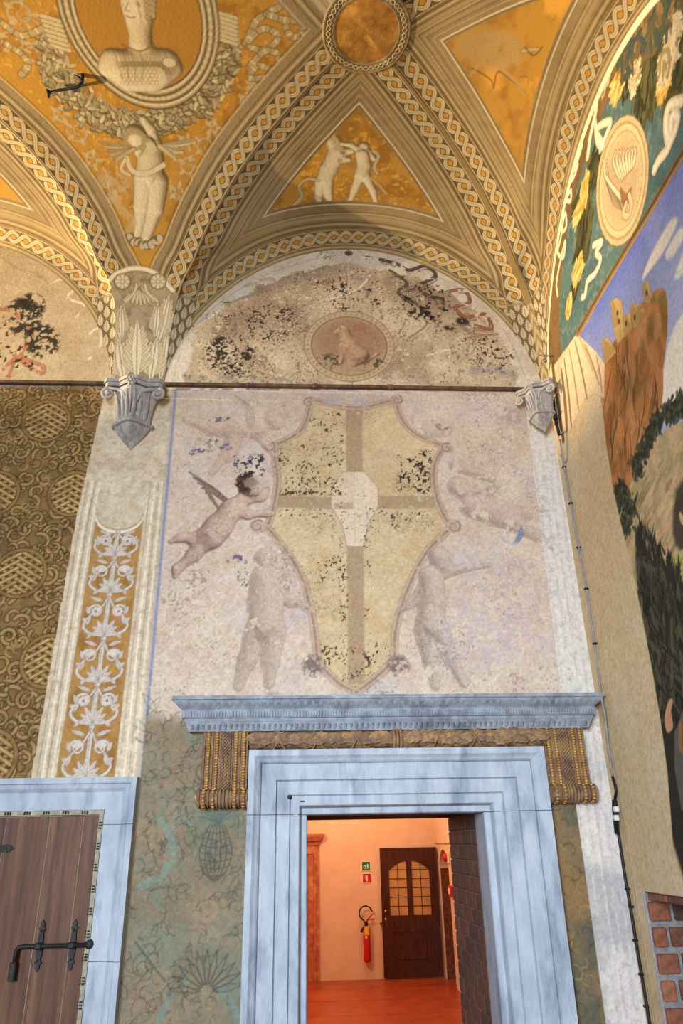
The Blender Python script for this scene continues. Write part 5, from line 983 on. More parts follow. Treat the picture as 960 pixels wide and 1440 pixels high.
for dx in (-.018, 0, .018): MB().tube([(.49+dx, -.030-(gr_+.004)*math.cos(math.radians(a)), gz+(gr_+.004)*math.sin(math.radians(a))) for a in range(-90, 91, 20)], .009, 6).build('garland_band', BROWN, garland)
# hanging strips with beads, ending in scrolls
def console(x0, x1, dx, lab):
    c = tag(MB().box((x0, -.055, 2.425), (x1, 0, 2.742), .006).build('hanging_strip', BROWN, portal), lab)
    w = x1-x0; roll = MB(); pr = [(0, -.004), (.030, -.004), (.040, .004), (.040, w+.020), (.030, w+.026), (0, w+.026)]
    rx0 = x0-.012+dx; roll.lathe(pr, (rx0, -.046, 2.413), 20, axis='x'); rl = roll.build('scroll_roll', BROWN, c)
    sp = MB(); sp.tube([(rx0-.006 if dx < .01 else rx0-.005, -.046+.030*(1-t)*math.cos(t*11), 2.413+.030*(1-t)*math.sin(t*11)) for t in np.linspace(0, .9, 26)], .004, 5); sp.build('scroll_end', GILT, c)
    bead = MB().lathe([(0, -.0062), (.007, -.0055), (.0078, 0), (.007, .0055), (0, .0062)], (0, 0, 0), 8)
    for f, r, kind in [(.045, .007, 0), (.135, .012, 1), (.225, .006, 0), (.315, .011, 1), (.395, .006, 0), (.45, .010, 2), (.52, .010, 2), (.59, .010, 2), (.655, .006, 0), (.735, .011, 1), (.82, .006, 0), (.905, .012, 1), (.975, .007, 0)]:
        x = x0+w*f; xr = rx0+(w+.02)*f; b = MB()
        P_ = [(x, -.058, z) for z in np.linspace(2.738, 2.452, 26)]; Q_ = [(xr, -.046-.043*math.cos(a), 2.413+.043*math.sin(a)) for a in np.linspace(1.2, -2.2, 14)]
        if kind == 0:
            b.tube(P_, r*.8, 5); b.tube(Q_, r*.8, 5); b.build('cord', BROWN, c)
        elif kind == 1:
            b.tube(P_, r*.75, 6); b.tube(Q_, r*.75, 6); b.build('cord', BROWN, c); g = MB()
            for k in range(22):
                z = 2.733-k*.0131; g.lathe([(0, -.0046), (r*.85, -.0036), (r*.95, 0), (r*.85, .0036), (0, .0046)], (x, -.062, z), 7)
            for a in np.linspace(1.0, -1.9, 8): g.lathe([(0, -.0046), (r*.85, -.0036), (r*.95, 0), (r*.85, .0036), (0, .0046)], (xr, -.046-.046*math.cos(a), 2.413+.046*math.sin(a)), 7)
            g.build('bead_strand', GILT, c)
        else:
            for ph in (0, math.pi):
                b.tube([(x+.006*math.cos(q*1.2+ph), -.060-.004*math.sin(q*1.2+ph), z) for q, z in enumerate(np.linspace(2.738, 2.452, 44))], .005, 5)
            b.tube(Q_, .008, 5); b.build('plait', BROWN, c)
    return c
console(-.512, -.277, 0, 'strip with gilded beads left of the garland'); console(1.254, 1.478, .014, 'strip with gilded beads right of the garland')
# brick-lined passage
PB_ = [mat('passage_brick_%d' % k, a, b, 30, rough=.9, bump=.5, bscale=70) for k, (a, b) in enumerate([((116, 88, 76), (84, 64, 58)), ((128, 90, 74), (92, 66, 58)), ((104, 82, 74), (76, 60, 56))])]
MORT2 = mat('grey_joint', (150, 132, 122), (112, 96, 90), 40, rough=.95, bump=.3)
for sx, xi in ((1, IR), (-1, IL)):
    MB().box((xi+sx*.004, .24, 0), (xi+sx*.08, 1.03, ZI)).build('passage_mortar', MORT2, portal)
    i = 0; z = ZI-.004
    while z > .05:
        y = .245-(.13 if i % 2 else 0)
        while y < 1.03:
            a, b = max(y, .243), min(y+.258, 1.034)
            if b-a > .03 and (sx > 0 or z > 1.2):
                k_ = ('p%d%.2f%.2f' % (sx, a, b),); brick(portal, xi-(.003 if sx > 0 else -.003), xi+sx*.03, a, b, z-.073, z, PB_[(i*5+int(y*9)) % 3], k_)
            y += .263
        z -= .078; i += 1
MB().box((IL-.05, .24, ZI), (IR+.05, 1.03, ZI+.06)).build('passage_lintel', mat('dark_timber', (92, 66, 50), (60, 44, 36), 6, stretch=(1, 12, 12), bump=.3), portal)
# ------------------------------------------------------------------ wooden door at the left
door2 = empty('door_2', 'plank door with black iron bolt in a pale grey stone surround at the left', None, (0, 0, 0), None, 'structure')
WD = [mat('door_plank_%d' % k, a, b, 5, 9, .55, .25, 20, c, 2.2, stretch=(9, 9, .55), bdist=.004) for k, (a, b, c) in enumerate([((98, 65, 48), (64, 42, 32), (118, 82, 58)), ((110, 72, 50), (76, 50, 36), (126, 90, 62)), ((86, 60, 44), (58, 42, 32), (102, 74, 54))])]
OX, OZ = -.828, 2.520
P2_ = [(0, 0), (0, -.060), (.028, -.060), (.032, -.052), (.05, -.046), (.062, -.036), (.068, -.030), (.150, -.028), (.152, -.022)]
def sur(u): return (OX-u, OZ-u)
m = MB(); m.grid([[(sur(u)[0], y, z) for u, y in P2_] for z in (0, 1.2, 1.72)], False); m.build('jamb', STONE, door2)
m = MB(); m.grid([[(sur(u)[0], y, z) for u, y in P2_] for z in (1.7225, 2.3)], False); m.build('jamb', STONE, door2)
m = MB(); m.grid([[(sur(u)[0], y, 2.3025) for u, y in P2_], [(sur(u)[0], y, sur(u)[1]) for u, y in P2_], [(-2.3, y, sur(u)[1]) for u, y in P2_]], False); m.build('lintel', STONE, door2)
TRIM = mat('pale_bead_trim', (176, 172, 152), (140, 136, 118), 30, bump=.4); DKM = mat('dark_notch', (62, 54, 46), (44, 38, 34), 30)
bt = MB(); u0, u1 = .152, .172
bt.box((OX-u1, -.032, 0), (OX-u0, .04, OZ-u0)).box((-2.3, -.032, OZ-u1), (OX-u1, .04, OZ-u0)); trim = bt.build('bead_trim', TRIM, door2)
nb = MB()
for k in range(40):
    for j in range(3):
        z = 2.31-k*.093-j*.012
        if z > 1.2: nb.box((OX-u1+.003, -.0345, z-.004), (OX-u0-.003, -.03, z+.004)); nb.box((OX-u1-.008, -.0335, z-.003), (OX-u1-.001, -.03, z+.003))
        x = OX-u1-.06-k*.093-j*.012
        if x > -2.2: nb.box((x-.004, -.0345, OZ-u1+.003), (x+.004, -.03, OZ-u0-.003))
nb.build('bead_notches', DKM, trim)
PX = [-1.010, -1.085, -1.25, -1.46, -1.70, -1.95, -2.25]
for k in range(6):
    MB().box((PX[k+1]+.0015, .008+.002*(k % 2), 0), (PX[k]-.0015, .045, 2.342)).build('plank', WD[[1, 1, 1, 0, 2, 0][k]], door2)
MB().box((-2.3, .05, 0), (-.995, .06, 2.36)).build('door_gap', IRON, door2)
# iron bolt
bz = float(at_y(75, 1330, -.02)[2]); bx0, bx1 = float(at_y(24, 1331, -.02)[0]), float(at_y(129, 1328, -.02)[0])
bolt = empty('iron_bolt', 'black iron bolt with bent handle sliding through two pointed straps on the plank door', 'bolt', (0, 0, 0))
MB().tube([(bx1, -.022, bz), (bx0+.03, -.022, bz), (bx0+.008, -.024, bz-.003), (bx0, -.026, bz-.014), (bx0-.002, -.030, bz-.10)], [.0095, .0095, .0095, .0095, .007], 8).build('bolt_bar', IRON, bolt)
MB().box((bx0-.017, -.04, bz-.135), (bx0+.012, -.026, bz-.06), .004).build('bolt_handle', IRON, bolt)
for px in (56, 102):
    x = float(at_y(px, 1330, 0)[0]); st = MB()
    pts = [(0, .105), (.010, .09), (.008, .078), (.017, .07), (.009, .058), (.012, .03), (.014, -.03), (.009, -.058), (.017, -.07), (.008, -.078), (.010, -.09), (0, -.105)]
    st.prism([(x+p, bz+q) for p, q in pts]+[(x-p, bz+q) for p, q in pts[-2:0:-1]], -.004, .008); sto = st.build('strap', IRON, bolt)
    MB().box((x-.016, -.036, bz-.014), (x+.016, -.003, bz+.014), .006).build('staple', IRON, sto)
    for q in (.06, -.06): MB().lathe([(0, -.009), (.004, -.008), (.006, -.004)], (x, 0, bz+q), 8, axis='y').build('rivet', IRON, sto)
kp = at_y(125, 1328, -.03); MB().lathe([(0, -.003), (.020, -.003), (.024, .004)], (kp[0], -.030, kp[2]), 10, axis='y').build('bolt_socket', IRON, bolt)
lp = at_y(5, 1193, -.004); esc = MB()
pts = [(0, .016), (.012, .018), (.018, .012), (.026, .016), (.034, .010), (.050, 0), (.034, -.010), (.026, -.016), (.018, -.012), (.012, -.018), (0, -.016), (-.05, -.014), (-.05, .014)]
esc.prism([(lp[0]+p, lp[2]+q) for p, q in pts], -.003, .008); e_ = tag(esc.build('iron_escutcheon', IRON), 'black iron keyhole plate with pointed end on the plank door', 'escutcheon')
MB().lathe([(0, -.0045), (.007, -.0045), (.008, -.002)], (lp[0]+.006, 0, lp[2]), 10, axis='y').build('keyhole', WD[0], e_)
# ------------------------------------------------------------------ iron rails under the lunettes
RUST = mat('rusty_rail', (112, 88, 66), (74, 58, 46), 20, bump=.3)
for k, (a, b, lab) in enumerate([(-.895, 1.545, 'thin rusty rail under the lunette over the portal'), (-3.5, -1.24, 'thin rusty rail under the lunette at the left edge')]):
    r = tag(MB().box((a, -.030, ZR-.011), (b, 0, ZR+.011), .003).build('trim_%d' % (k+1), RUST), lab, None, None, 'structure')
    if k == 0:
        for px in (349, 443, 550): x = float(at_y(px, 540, -.03)[0]); MB().box((x-.012, -.034, ZR-.014), (x+.012, 0, ZR+.014), .002).build('rail_joint', RUST, r)
# ------------------------------------------------------------------ stone corbels carrying the vault
CORB = mat('corbel_stone', (176, 172, 168), (146, 144, 144), 25, 8, .8, .4, 60, (124, 122, 124), 6)
def corbel(label, loc, rot, sc):
    r = empty('stone_corbel', label, 'corbel', loc); r.rotation_euler = (0, 0, rot); r.scale = (sc, sc, sc)
    def ring(w, d, z, cut=0.0): return [(-w, 0, z), (-w, -d*.28, z), (-w*.55, -d*.72, z), (-w*.16, -d*.97-cut, z), (0, -d-cut, z), (w*.16, -d*.97-cut, z), (w*.55, -d*.72, z), (w, -d*.28, z), (w, 0, z)]
    m = MB(); m.grid([ring(*a) for a in [(.104, .115, .085), (.104, .115, .10), (.108, .12, .14), (.118, .13, .20), (.136, .15, .26), (.150, .165, .30)]], False); m.build('corbel_bell', CORB, r)
    m = MB(); m.grid([ring(*a) for a in [(.10, .11, .060), (.124, .135, .064), (.126, .138, .078), (.118, .13, .092), (.104, .115, .094)]], False); m.build('corbel_collar', CORB, r)
    nb = MB()
    for t in np.linspace(-.95, .95, 18):
        x = t*.116; y = -.132*(1-abs(t)*.62); nb.box((x-.004, y-.006, .066), (x+.004, y+.006, .088))
    tag(nb.build('collar_beading', CORB, r), None, None, None, 'stuff')
    m = MB(); m.grid([ring(*a) for a in [(.004, .004, -.075), (.018, .02, -.055), (.05, .056, -.02), (.09, .10, .03), (.105, .118, .06)]], False); m.build('corbel_tip', CORB, r)
    m = MB(); ab = [(-.185, 0), (-.185, -.10), (-.165, -.125), (-.09, -.120), (-.03, -.165), (.03, -.165), (.09, -.120), (.165, -.125), (.185, -.10), (.185, 0)]
    m.prism(ab, .345, .368, 'xy').prism([(a*.95, b*.93) for a, b in ab], .318, .347, 'xy'); m.build('abacus', CORB, r)
    for sg in (-1, 1):
        v = MB(); c = (sg*.150, -.098, .268)
        v.tube([(c[0]+sg*.040*(1-t*.8)*math.cos(1.4-t*10), c[1]-.010*t, c[2]+.040*(1-t*.8)*math.sin(1.4-t*10)) for t in np.linspace(0, 1, 34)], [.013*(1-.5*t) for t in np.linspace(0, 1, 34)], 7)
        v.tube([(c[0]+sg*.012, c[1], c[2]+.040), (sg*.10, -.10, .300), (sg*.05, -.12, .27), (sg*.035, -.128, .2)], [.012, .014, .012, .006], 7)
        v.lathe([(0, -.022), (.014, -.02), (.016, 0)], c, 10, axis='y'); v.build('volute', CORB, r)
        for q, (bx, tx) in enumerate([(.018, .028), (.045, .062), (.075, .100)]):
            l = MB(); n_ = 9; rows = []
            for t in np.linspace(0, 1, n_):
                x = sg*(bx+(tx-bx)*t**1.6); z = .095+.185*t-(.02 if q == 2 else 0); dd = -(.118-.052*q*.55)-.030*t**2.5-.014*math.sin(t*3)
                w = .013*math.sin(math.pi*(t*.8+.18)); rows.append([(x-w, dd+.006, z), (x-w*.5, dd-.003, z+.003*math.sin(t*24)), (x, dd-.009, z), (x+w*.5, dd-.003, z+.003*math.sin(t*24)), (x+w, dd+.006, z)])
            l.grid(rows); l.build('corbel_leaf', CORB, r)
    m = MB(); 
    for k in range(6): a = k*math.pi/3; m.lathe([(0, -.02), (.010, -.016), (.013, 0)], (.018*math.cos(a), -.160, .322+.022*math.sin(a)), 8, axis='y')
    m.lathe([(0, -.026), (.008, -.022), (.010, 0)], (0, -.160, .322), 8, axis='y'); m.tube([(0, -.16, .31), (0, -.15, .25), (0, -.128, .12)], [.006, .008, .003], 6); m.build('rosette', CORB, r); return r
corbel('grey stone corbel with scrolls and leaves between the two lunettes', (-1.062, 0, 4.492), 0, 1.0)
corbel('half hidden stone corbel in the corner beside the right wall', (1.505, -.096, 4.575), -math.pi/4, .70)
# ------------------------------------------------------------------ small fittings
CABM = mat('grey_cable', (150, 152, 158), (128, 130, 138), 30, rough=.5); CABD = mat('black_cable', (30, 31, 36), (22, 23, 27), 30, rough=.5)
cab = empty('corner_cable', 'thin cable with clips running down the corner beside the stone portal', 'cable')
cp = [at_x(px, py, 1.588) if py < 972 else at_y(px, py, -.165) if py < 1010 else at_x(px, py, 1.588) for px, py in [(787, 618), (789, 630), (797, 680), (808, 740), (821, 810), (832, 880), (840, 940), (843.5, 965), (846, 985), (850, 1003), (855, 1050), (862, 1098)]]
MB().tube([tuple(p) for p in cp], .006, 6).build('cable_run', CABM, cab)
cp2 = [at_x(px, py, 1.588) for px, py in [(861, 1092), (866, 1112), (864, 1130)]]+[at_x(px, py, 1.590) for px, py in [(868, 1165), (872, 1190), (878, 1230), (886, 1275), (895, 1330), (905, 1390), (914, 1445)]]
MB().tube([tuple(p) for p in smooth([tuple(p) for p in cp2], 4)], .0075, 6).build('cable_run', CABD, cab)
for px, py in [(793, 657), (802, 708), (813, 770), (824, 828), (836, 905), (882, 1250), (887, 1275), (893, 1322), (901, 1370), (908, 1415)]:
    p = at_x(px, py, 1.588); MB().box((p[0]-.012, p[1]-.009, p[2]-.005), (p[0]+.012, p[1]+.009, p[2]+.005), .002).build('clip', CABD, cab)
lp_ = [at_x(px, py, 1.592) for px, py in [(787, 612), (795, 608), (797, 640), (794, 650), (788, 640)]]; MB().tube([tuple(p) for p in smooth([tuple(p) for p in lp_], 6)], .004, 6).build('cable_loop', CABM, cab)
sn = empty('corner_sensor', 'small black tube-shaped sensor at the top of the corner cable', 'sensor')
a, b, c_ = at_x(776, 562, 1.575), at_x(781, 590, 1.575), at_x(786, 612, 1.58)
MB().tube([tuple(a), tuple(b)], .014, 10).build('sensor_body', CABD, sn); MB().tube([tuple(b), tuple(c_)], .010, 8).build('sensor_plug', CABD, sn); m_ = (a+b)/2; MB().box(m_-.012, m_+np.array([.008, .004, .014])).build('sensor_label', mat('white_label', (210, 210, 214)), sn)
jb = empty('cable_joint', 'black and white cable joint below the right end of the cornice', 'connector')
a, b = at_x(863.5, 1125, 1.575), at_x(867, 1172, 1.575); MB().tube([tuple(a), tuple((a*2+b)/3), tuple(b)], [.013, .016, .012], 8).build('joint_sleeve', CABD, jb)
for py in (1138, 1150): p = at_x(866, py, 1.560); MB().box(p-np.array([.012, .012, .013]), p+np.array([.012, .012, .013]), .003).build('joint_clamp', mat('white_clamp', (214, 216, 220)), jb)
br_ = empty('metal_pin', 'thin steel pin with a small ring in the corner over the corbel', 'pin')
p0, p1, p2 = at_x(754, 499, 1.49), at_x(778, 501, 1.596), at_x(766, 507, 1.54); STEEL = mat('steel', (150, 150, 150), rough=.35, metal=.9)
MB().tube([tuple(p0), tuple(p1)], .004, 6).build('pin_rod', STEEL, br_); MB().tube([tuple(p2+np.array([.012*math.cos(q), 0, .012*math.sin(q)])) for q in np.linspace(0, 6.28, 13)], .004, 5).build('pin_ring', STEEL, br_)
hk = empty('iron_hook', 'black iron hook fixed in the golden vault beside the garland', 'hook')
def vp_(px, py, dz): q = hit(px, py, 'pend')[1]; return (q[0], q[1], q[2]-dz)
MB().tube([vp_(116, 104, -.01), vp_(117, 110, .03), vp_(110, 116, .04), vp_(96, 119, .04), vp_(82, 121, .04), vp_(72, 124, .04), vp_(69, 120, .04), vp_(70, 130, .05)], [.009, .009, .009, .008, .008, .009, .012, .006], 8).build('hook_rod', IRON, hk)
MB().tube([vp_(104, 104, .012), vp_(112, 106, .016), vp_(117, 110, .03)], .007, 6).build('hook_tail', IRON, hk)
# gold roundel where the plaited bands meet
rc = (APX[0]+.012, APX[1]+.006)
def vault_z(x, y):
    d, e = -y, 1.6-x; t, q = min(max(d/D1, 0), 1), min(max(e/E1, 0), 1)
    if d < D1 and xl3(t) < x < xr3(t): return float(zcell((x-(xl3(t)+xr3(t))/2)/((xr3(t)-xl3(t))/2), t, _M3))
    if e < E1 and yru(q) < y < yrl(q): return float(zcell((y-(yrl(q)+yru(q))/2)/((yrl(q)-yru(q))/2), q, _MR))
    return float(min(Gd(d), Gd(e*D1/E1)))
def on_vault(r, a, dz): x, y = rc[0]+r*math.cos(a), rc[1]+r*math.sin(a); return (x, y, vault_z(x, y)-dz)
RG = mat('painted_ring', (160, 142, 104), (128, 108, 72), 30, bump=.2); GF = mat('worn_gold_ground', (186, 134, 54), (140, 94, 38), 14, 9, .8, .2, 60, (206, 158, 80), 8)
AN = np.linspace(0, 2*math.pi, 73)
ro = MB().grid([[on_vault(r, a, dz) for a in AN] for r, dz in [(.182, .004), (.188, .009), (.195, .006), (.236, .006), (.243, .010), (.250, .008), (.253, -.002)]]).build('vault_roundel', RG, ceiling)
MB().grid([[on_vault(r, a, .005) for a in AN] for r in (.001, .05, .10, .15, .186)]).build('gold_field', GF, ro)
g = MB()
for k in range(44):
    a = k*2*math.pi/44
    for s_ in (-1, 1): g.tube([on_vault(.217+s_*.012*math.sin(q*math.pi), a+q*.143, .007) for q in np.linspace(0, 1, 5)], .0035, 4, False)
g.build('ring_plait', mat('pale_paint', (190, 170, 126)), ro)
# ------------------------------------------------------------------ the next room
HALL = mat('cream_hall_plaster', (230, 206, 184), (220, 196, 174), 4, bump=.1); TERR = mat('terracotta_floor', (170, 84, 52), (146, 66, 42), 3, 6, .38, .05, 30, (180, 96, 60), .8)
FY = 11.108
floor = tag(MB().box((-6.4, -8.1, -.2), (2.2, .0, 0)).box((-4.0, .0, -.2), (4.0, 11.5, 0)).build('floor', TERR), 'red terracotta floor seen through the doorway', None, None, 'structure')
for k in range(7):
    y = 4+k*1.05; MB().box((-3.9, y-.004, -.01), (2.5, y+.004, .0012)).build('floor_joint', mat('joint', (120, 56, 36)) if k == 0 else bpy.data.materials['joint'], floor)
wf = MB().box((-4.0, FY, 0), (3.2, FY+.3, 4.2)).build('wall_far', HALL); tag(wf, 'cream far wall of the next room', None, None, 'structure')
XRW = 2.535; wr2 = MB()
ay0, ay1, azt = 10.02, 10.92, 2.06; arcp = [(ay0, 0)]+[((ay0+ay1)/2-(ay1-ay0)/2*math.cos(a), azt-.35+.35*math.sin(a)) for a in np.linspace(0, math.pi, 14)]+[(ay1, 0)]
for i in range(1, len(arcp)-2):
    (a0_, b0_), (a1_, b1_) = arcp[i], arcp[i+1]; wr2.add([(XRW, a0_, b0_), (XRW, a1_, b1_), (XRW, a1_, 4.2), (XRW, a0_, 4.2), (XRW+.35, a0_, b0_), (XRW+.35, a1_, b1_)], [(0, 1, 2, 3), (0, 4, 5, 1)])
wr2.box((XRW, 1.03, 0), (XRW+.35, ay0, 4.2)).box((XRW, ay1, 0), (XRW+.35, FY, 4.2)); wfr = tag(wr2.build('wall_hall_right', HALL), 'right wall of the next room with a brick arch', None, None, 'structure')
MB().box((XRW-.03, ay0-.4, 2.16), (XRW, FY, 4.2)).build('wall_ledge', HALL, wfr)
MB().box((XRW+.30, ay0, 0), (XRW+.36, ay1, azt)).box((XRW+.01, ay1-.04, 0), (XRW+.3, ay1+.01, 1.75)).build('brick_arch', mat('rough_brick', (128, 82, 58), (76, 50, 38), 16, 9, bump=.8, bscale=24), wfr)
MB().box((-4.0, 1.03, 4.2), (4.0, 11.5, 4.4)).build('ceiling_hall', HALL)['kind'] = 'structure'; bpy.data.objects['ceiling_hall']['label'] = 'ceiling of the next room'
wl2 = tag(MB().box((-4.2, 1.03, 0), (-4.0, 11.5, 4.2)).build('wall_hall_left', HALL), 'left wall of the next room', None, None, 'structure')
# pink stone door frame at the left of the next room
PINK = mat('pink_marble', (196, 128, 98), (158, 92, 70), 12, 9, .4, .1, 40, (214, 156, 126), 5)
dp = empty('door_4', 'reddish marble door frame at the left of the next room', None, (0, 0, 0), None, 'structure'); jx = float(at_y(449, 1376, FY)[0])
P4 = [(0, 0), (0, -.07), (.04, -.07), (.05, -.05), (.10, -.05), (.11, -.035), (.19, -.035), (.20, -.02), (.26, -.02), (.26, .05)]
MB().grid([[(jx-u, FY+y, z) for u, y in P4] for z in (0, 2.02)], False).build('jamb', PINK, dp); MB().grid([[(jx-1.6+u, FY+y, z) for u, y in P4] for z in (0, 2.02)], False).build('jamb', PINK, dp)
MB().box((jx-1.6, FY-.05, 2.02), (jx, FY, 2.16)).build('lintel', PINK, dp)
m = MB(); m.grid([[(jx+p-.03, FY, z) for p, z in [(0, 2.16), (.03, 2.17), (.04, 2.22), (.08, 2.24), (.13, 2.31), (.14, 2.36), (0, 2.36)]], [(jx+p-.03, FY-p-.05, z) for p, z in [(0, 2.16), (.03, 2.17), (.04, 2.22), (.08, 2.24), (.13, 2.31), (.14, 2.36), (0, 2.36)]], [(jx-1.6-p, FY-p-.05, z) for p, z in [(0, 2.16), (.03, 2.17), (.04, 2.22), (.08, 2.24), (.13, 2.31), (.14, 2.36), (0, 2.36)]]], False); m.build('cornice', PINK, dp)
MB().box((jx-1.36, FY-.015, 0), (jx-.24, FY, 2.03)).build('door_leaf', mat('brown_leaf', (92, 58, 40), (70, 44, 32), 6, stretch=(8, 8, 1)), dp)
# dark door with leaded panes
OAK = mat('dark_oak', (84, 46, 30), (54, 28, 20), 6, 8, .4, .15, 30, stretch=(8, 8, .8)); PANE = mat('warm_pane', (206, 168, 116), (186, 148, 100), 9, rough=.3, bump=.1); LEAD = mat('lead_came', (64, 52, 42), rough=.5); BRASS = mat('brass', (214, 170, 90), rough=.3, metal=.9)
dr = empty('door_3', 'dark brown wooden door with two arched leaded lights in the next room', None, (0, 0, 0), None, 'structure')
dx0, dx1 = 1.450, 2.505; yd = FY-.075; DZ = 2.10
cx = (dx0+dx1)/2; wlt = .335; l0, l1 = .98, 1.88
def light_poly(s):                                     # one arched light, the curve rising towards the middle stile
    xa, xb = (cx-.045-wlt, cx-.045) if s < 0 else (cx+.045, cx+.045+wlt)
    top = [(xa+(xb-xa)*t, l1-.15*(1-math.sin((t if s < 0 else 1-t)*math.pi/2))) for t in np.linspace(0, 1, 10)]
    return xa, xb, top
fr = MB(); fr.box((dx0, yd, .02), (dx0+.145, yd+.05, DZ)).box((dx1-.145, yd, .02), (dx1, yd+.05, DZ)).box((dx0+.145, yd, .02), (dx1-.145, yd+.05, .22)).box((dx0+.145, yd, .72), (dx1-.145, yd+.05, l0)).box((cx-.045, yd, l0), (cx+.045, yd+.05, l1)).box((dx0+.145, yd, l1), (dx1-.145, yd+.05, DZ))
fr.box((dx0+.145, yd, .22), (dx0+.19, yd+.05, .72)).box((dx1-.19, yd, .22), (dx1-.145, yd+.05, .72))
for s in (-1, 1):
    xa, xb, top = light_poly(s)
    for i in range(9): fr.add([(top[i][0], yd, top[i][1]), (top[i+1][0], yd, top[i+1][1]), (top[i+1][0], yd, l1), (top[i][0], yd, l1), (top[i][0], yd+.03, top[i][1]), (top[i+1][0], yd+.03, top[i+1][1])], [(0, 1, 2, 3), (0, 4, 5, 1)])
    fr.box((dx0+.145, yd, l0), (cx-.045-wlt, yd+.05, l1)) if s < 0 else fr.box((cx+.045+wlt, yd, l0), (dx1-.145, yd+.05, l1))
fr.build('door_frame', OAK, dr); MB().box((dx0+.19, yd+.015, .22), (dx1-.19, yd+.03, .72)).build('lower_panel', OAK, dr)
pm = MB(); pm.box((dx0+.26, yd+.004, .29), (dx1-.26, yd+.02, .65), .01); pm.build('raised_panel', OAK, dr)
for s in (-1, 1):
    xa, xb, top = light_poly(s); zr = np.linspace(l0, l1, 7)
    for j in range(6):
        for i in range(2):
            a, b = xa+(xb-xa)*i/2, xa+(xb-xa)*(i+1)/2; zt = lambda x: float(np.interp(x, [p[0] for p in top], [p[1] for p in top]))
            q = [(a+.004, zr[j]+.004), (b-.004, zr[j]+.004)]+([(b-.004, zr[j+1]-.004), (a+.004, zr[j+1]-.004)] if j < 5 else [(b-.004, zt(b)-.004), ((a+b)/2, zt((a+b)/2)-.004), (a+.004, max(zt(a)-.004, zr[j]+.02))])
            MB().prism(q, yd+.024, yd+.028).build('pane', PANE, dr)
    ld = MB()
    for j in range(1, 6): ld.box((xa, yd+.018, zr[j]-.006), (xb, yd+.032, zr[j]+.006))
    ld.box(((xa+xb)/2-.006, yd+.018, l0), ((xa+xb)/2+.006, yd+.032, l1-.06)); ld.build('lead_bars', LEAD, dr)
kx = dx0+.065; MB().lathe([(0, -.05), (.02, -.045), (.026, -.03), (.01, -.02), (.012, 0), (.026, .0)], (kx, yd, 1.06), 14, axis='y').build('door_knob', BRASS, dr); MB().lathe([(0, -.006), (.02, -.006), (.022, 0)], (kx, yd, .93), 12, axis='y').build('lock_plate', BRASS, dr)
MB().tube([(dx0-.03, FY-.06, .845), (dx0-.03, FY-.03, .87), (dx0+.0, FY-.03, .86)], .012, 6).build('latch', IRON, dr)
# fire extinguisher
RED = mat('red_paint', (196, 24, 26), (184, 18, 22), 5, rough=.3, spec=.5); WHT_ = mat('white_plate', (236, 236, 232), rough=.5); GRNM = mat('sign_green', (20, 122, 72), rough=.5); YELM = mat('yellow_card', (232, 190, 40), rough=.6); BLK = mat('black_rubber', (30, 28, 28), rough=.6)
ex = empty('fire_extinguisher', 'red fire extinguisher with yellow tag hanging on the far wall', 'fire extinguisher'); q0 = at_y(516.5, 1353, FY-.1); ez, exx, ey = float(q0[2]), float(q0[0]), FY-.10
MB().lathe([(0, 0), (.05, 0), (.062, .012), (.064, .03), (.064, .47), (.055, .52), (.03, .55), (.022, .56), (.022, .575), (0, .575)], (exx, ey, ez), 24).build('cylinder', RED, ex)
MB().lathe([(0, .57), (.03, .57), (.03, .60), (.022, .63), (0, .63)], (exx, ey, ez), 14).build('valve', BLK, ex)
MB().tube([(exx, ey, ez+.63), (exx+.05, ey-.01, ez+.66), (exx+.14, ey-.01, ez+.665)], [.011, .012, .010], 6).build('handle', RED, ex); MB().tube([(exx+.005, ey, ez+.635), (exx+.06, ey-.01, ez+.70), (exx+.13, ey-.01, ez+.755)], [.010, .012, .010], 6).build('lever', RED, ex)
hc = (exx-.01, ez+.76); MB().tube([(hc[0]+.115*math.cos(a), ey-.015, hc[1]+.115*math.sin(a)) for a in np.linspace(.2, 4.35, 26)]+[(exx-.02, ey, ez+.60)], .013, 7).build('hose', BLK, ex)
MB().tube([(exx-.03, ey, ez+.57), (exx-.07, ey-.02, ez+.52), (exx-.10, ey-.02, ez+.46)], [.012, .016, .022], 7).build('nozzle', BLK, ex); MB().box((exx-.045, ey-.075, ez+.42), (exx+.04, ey-.068, ez+.56)).build('tag', YELM, ex); MB().box((exx-.035, ey-.070, ez+.37), (exx+.002, ey-.064, ez+.41)).build('label', WHT_, ex)
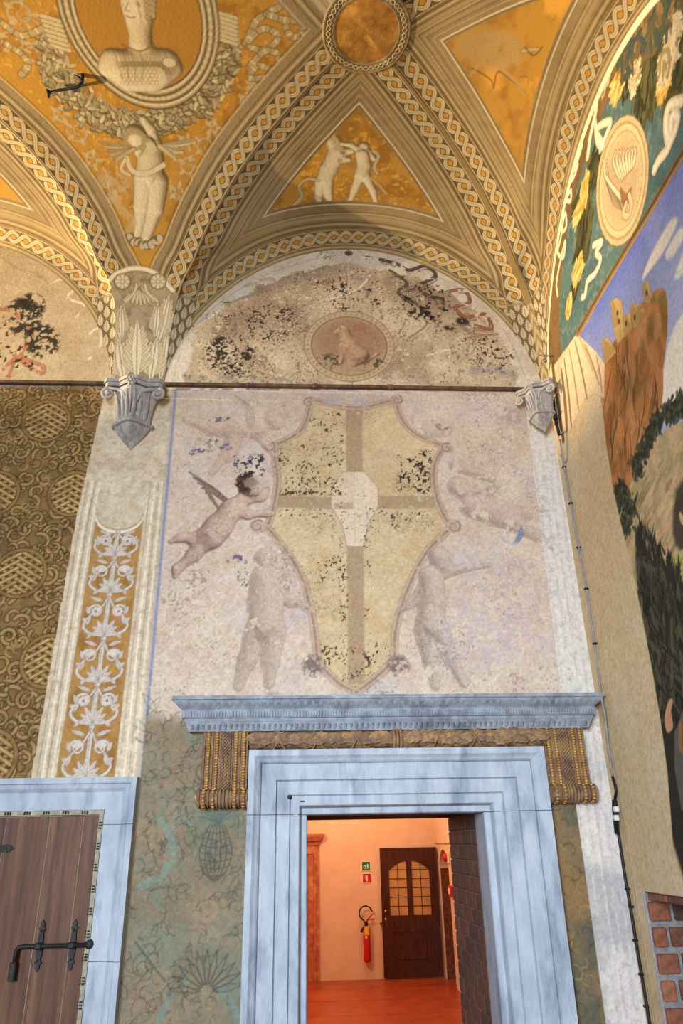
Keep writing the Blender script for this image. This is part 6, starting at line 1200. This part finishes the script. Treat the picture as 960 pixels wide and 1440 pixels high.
MB().box((exx-.05, ey+.05, ez+.40), (exx+.05, FY, ez+.50)).build('bracket', BLK, ex)
# two small signs over it
def sign(name, label, px, py, m, glyphs):
    q = at_y(px, py, FY-.004); r = empty(name, label, 'sign', (q[0], FY-.004, q[2])); MB().box((-.085, -.004, -.085), (.085, .004, .085)).build('sign_plate', WHT_, r); MB().box((-.074, -.007, -.074), (.074, -.003, .074)).build('sign_field', m, r)
    g = MB()
    for kind, *a in glyphs:
        if kind == 'b': g.box((a[0], -.010, a[1]), (a[2], -.006, a[3]))
        else: g.tube([(x, -.009, z) for x, z in a[0]], a[1], 5)
    g.build('pictogram', WHT_, r); return r
sign('safety_sign', 'small green safety sign with white pictogram above the red sign', 514.5, 1218, GRNM, [('b', .022, -.035, .040, .040), ('b', -.050, -.030, -.035, .010), ('t', [(-.04, .0), (-.02, .012), (-.002, .0), (.02, .004)], .008), ('t', [(-.01, .0), (-.004, -.03), (-.02, -.04)], .007), ('b', -.035, -.045, .03, -.036)])
sign('fire_sign', 'small red fire extinguisher sign on the far wall below the green one', 515.5, 1235, RED, [('b', -.016, -.05, .016, .03), ('b', -.010, .03, .010, .042), ('t', [(.0, .044), (-.03, .04), (-.034, -.02)], .005), ('t', [(0, .046), (.03, .052)], .005)])
# alarm and call point on the right wall of the next room
q = at_x(628, 1206, XRW-.03); al = empty('alarm_bell', 'red and white alarm on the right wall of the next room', 'alarm'); MB().lathe([(0, -.09), (.05, -.09), (.07, -.06), (.07, -.035)], (q[0]+.03, q[1], q[2]), 16, axis='x').build('alarm_dome', RED, al); MB().box((XRW-.035, q[1]-.09, q[2]-.09), (XRW, q[1]+.05, q[2]+.09), .01).build('alarm_base', WHT_, al)
q = at_x(633, 1253, XRW-.03); cb_ = empty('call_point', 'small red call point box below the alarm in the next room', 'call point'); MB().box((XRW-.05, q[1]-.12, q[2]-.085), (XRW, q[1]+.12, q[2]+.085), .008).build('box_body', RED, cb_); MB().box((XRW-.054, q[1]-.06, q[2]-.045), (XRW-.048, q[1]+.06, q[2]+.045)).build('box_front', WHT_, cb_)
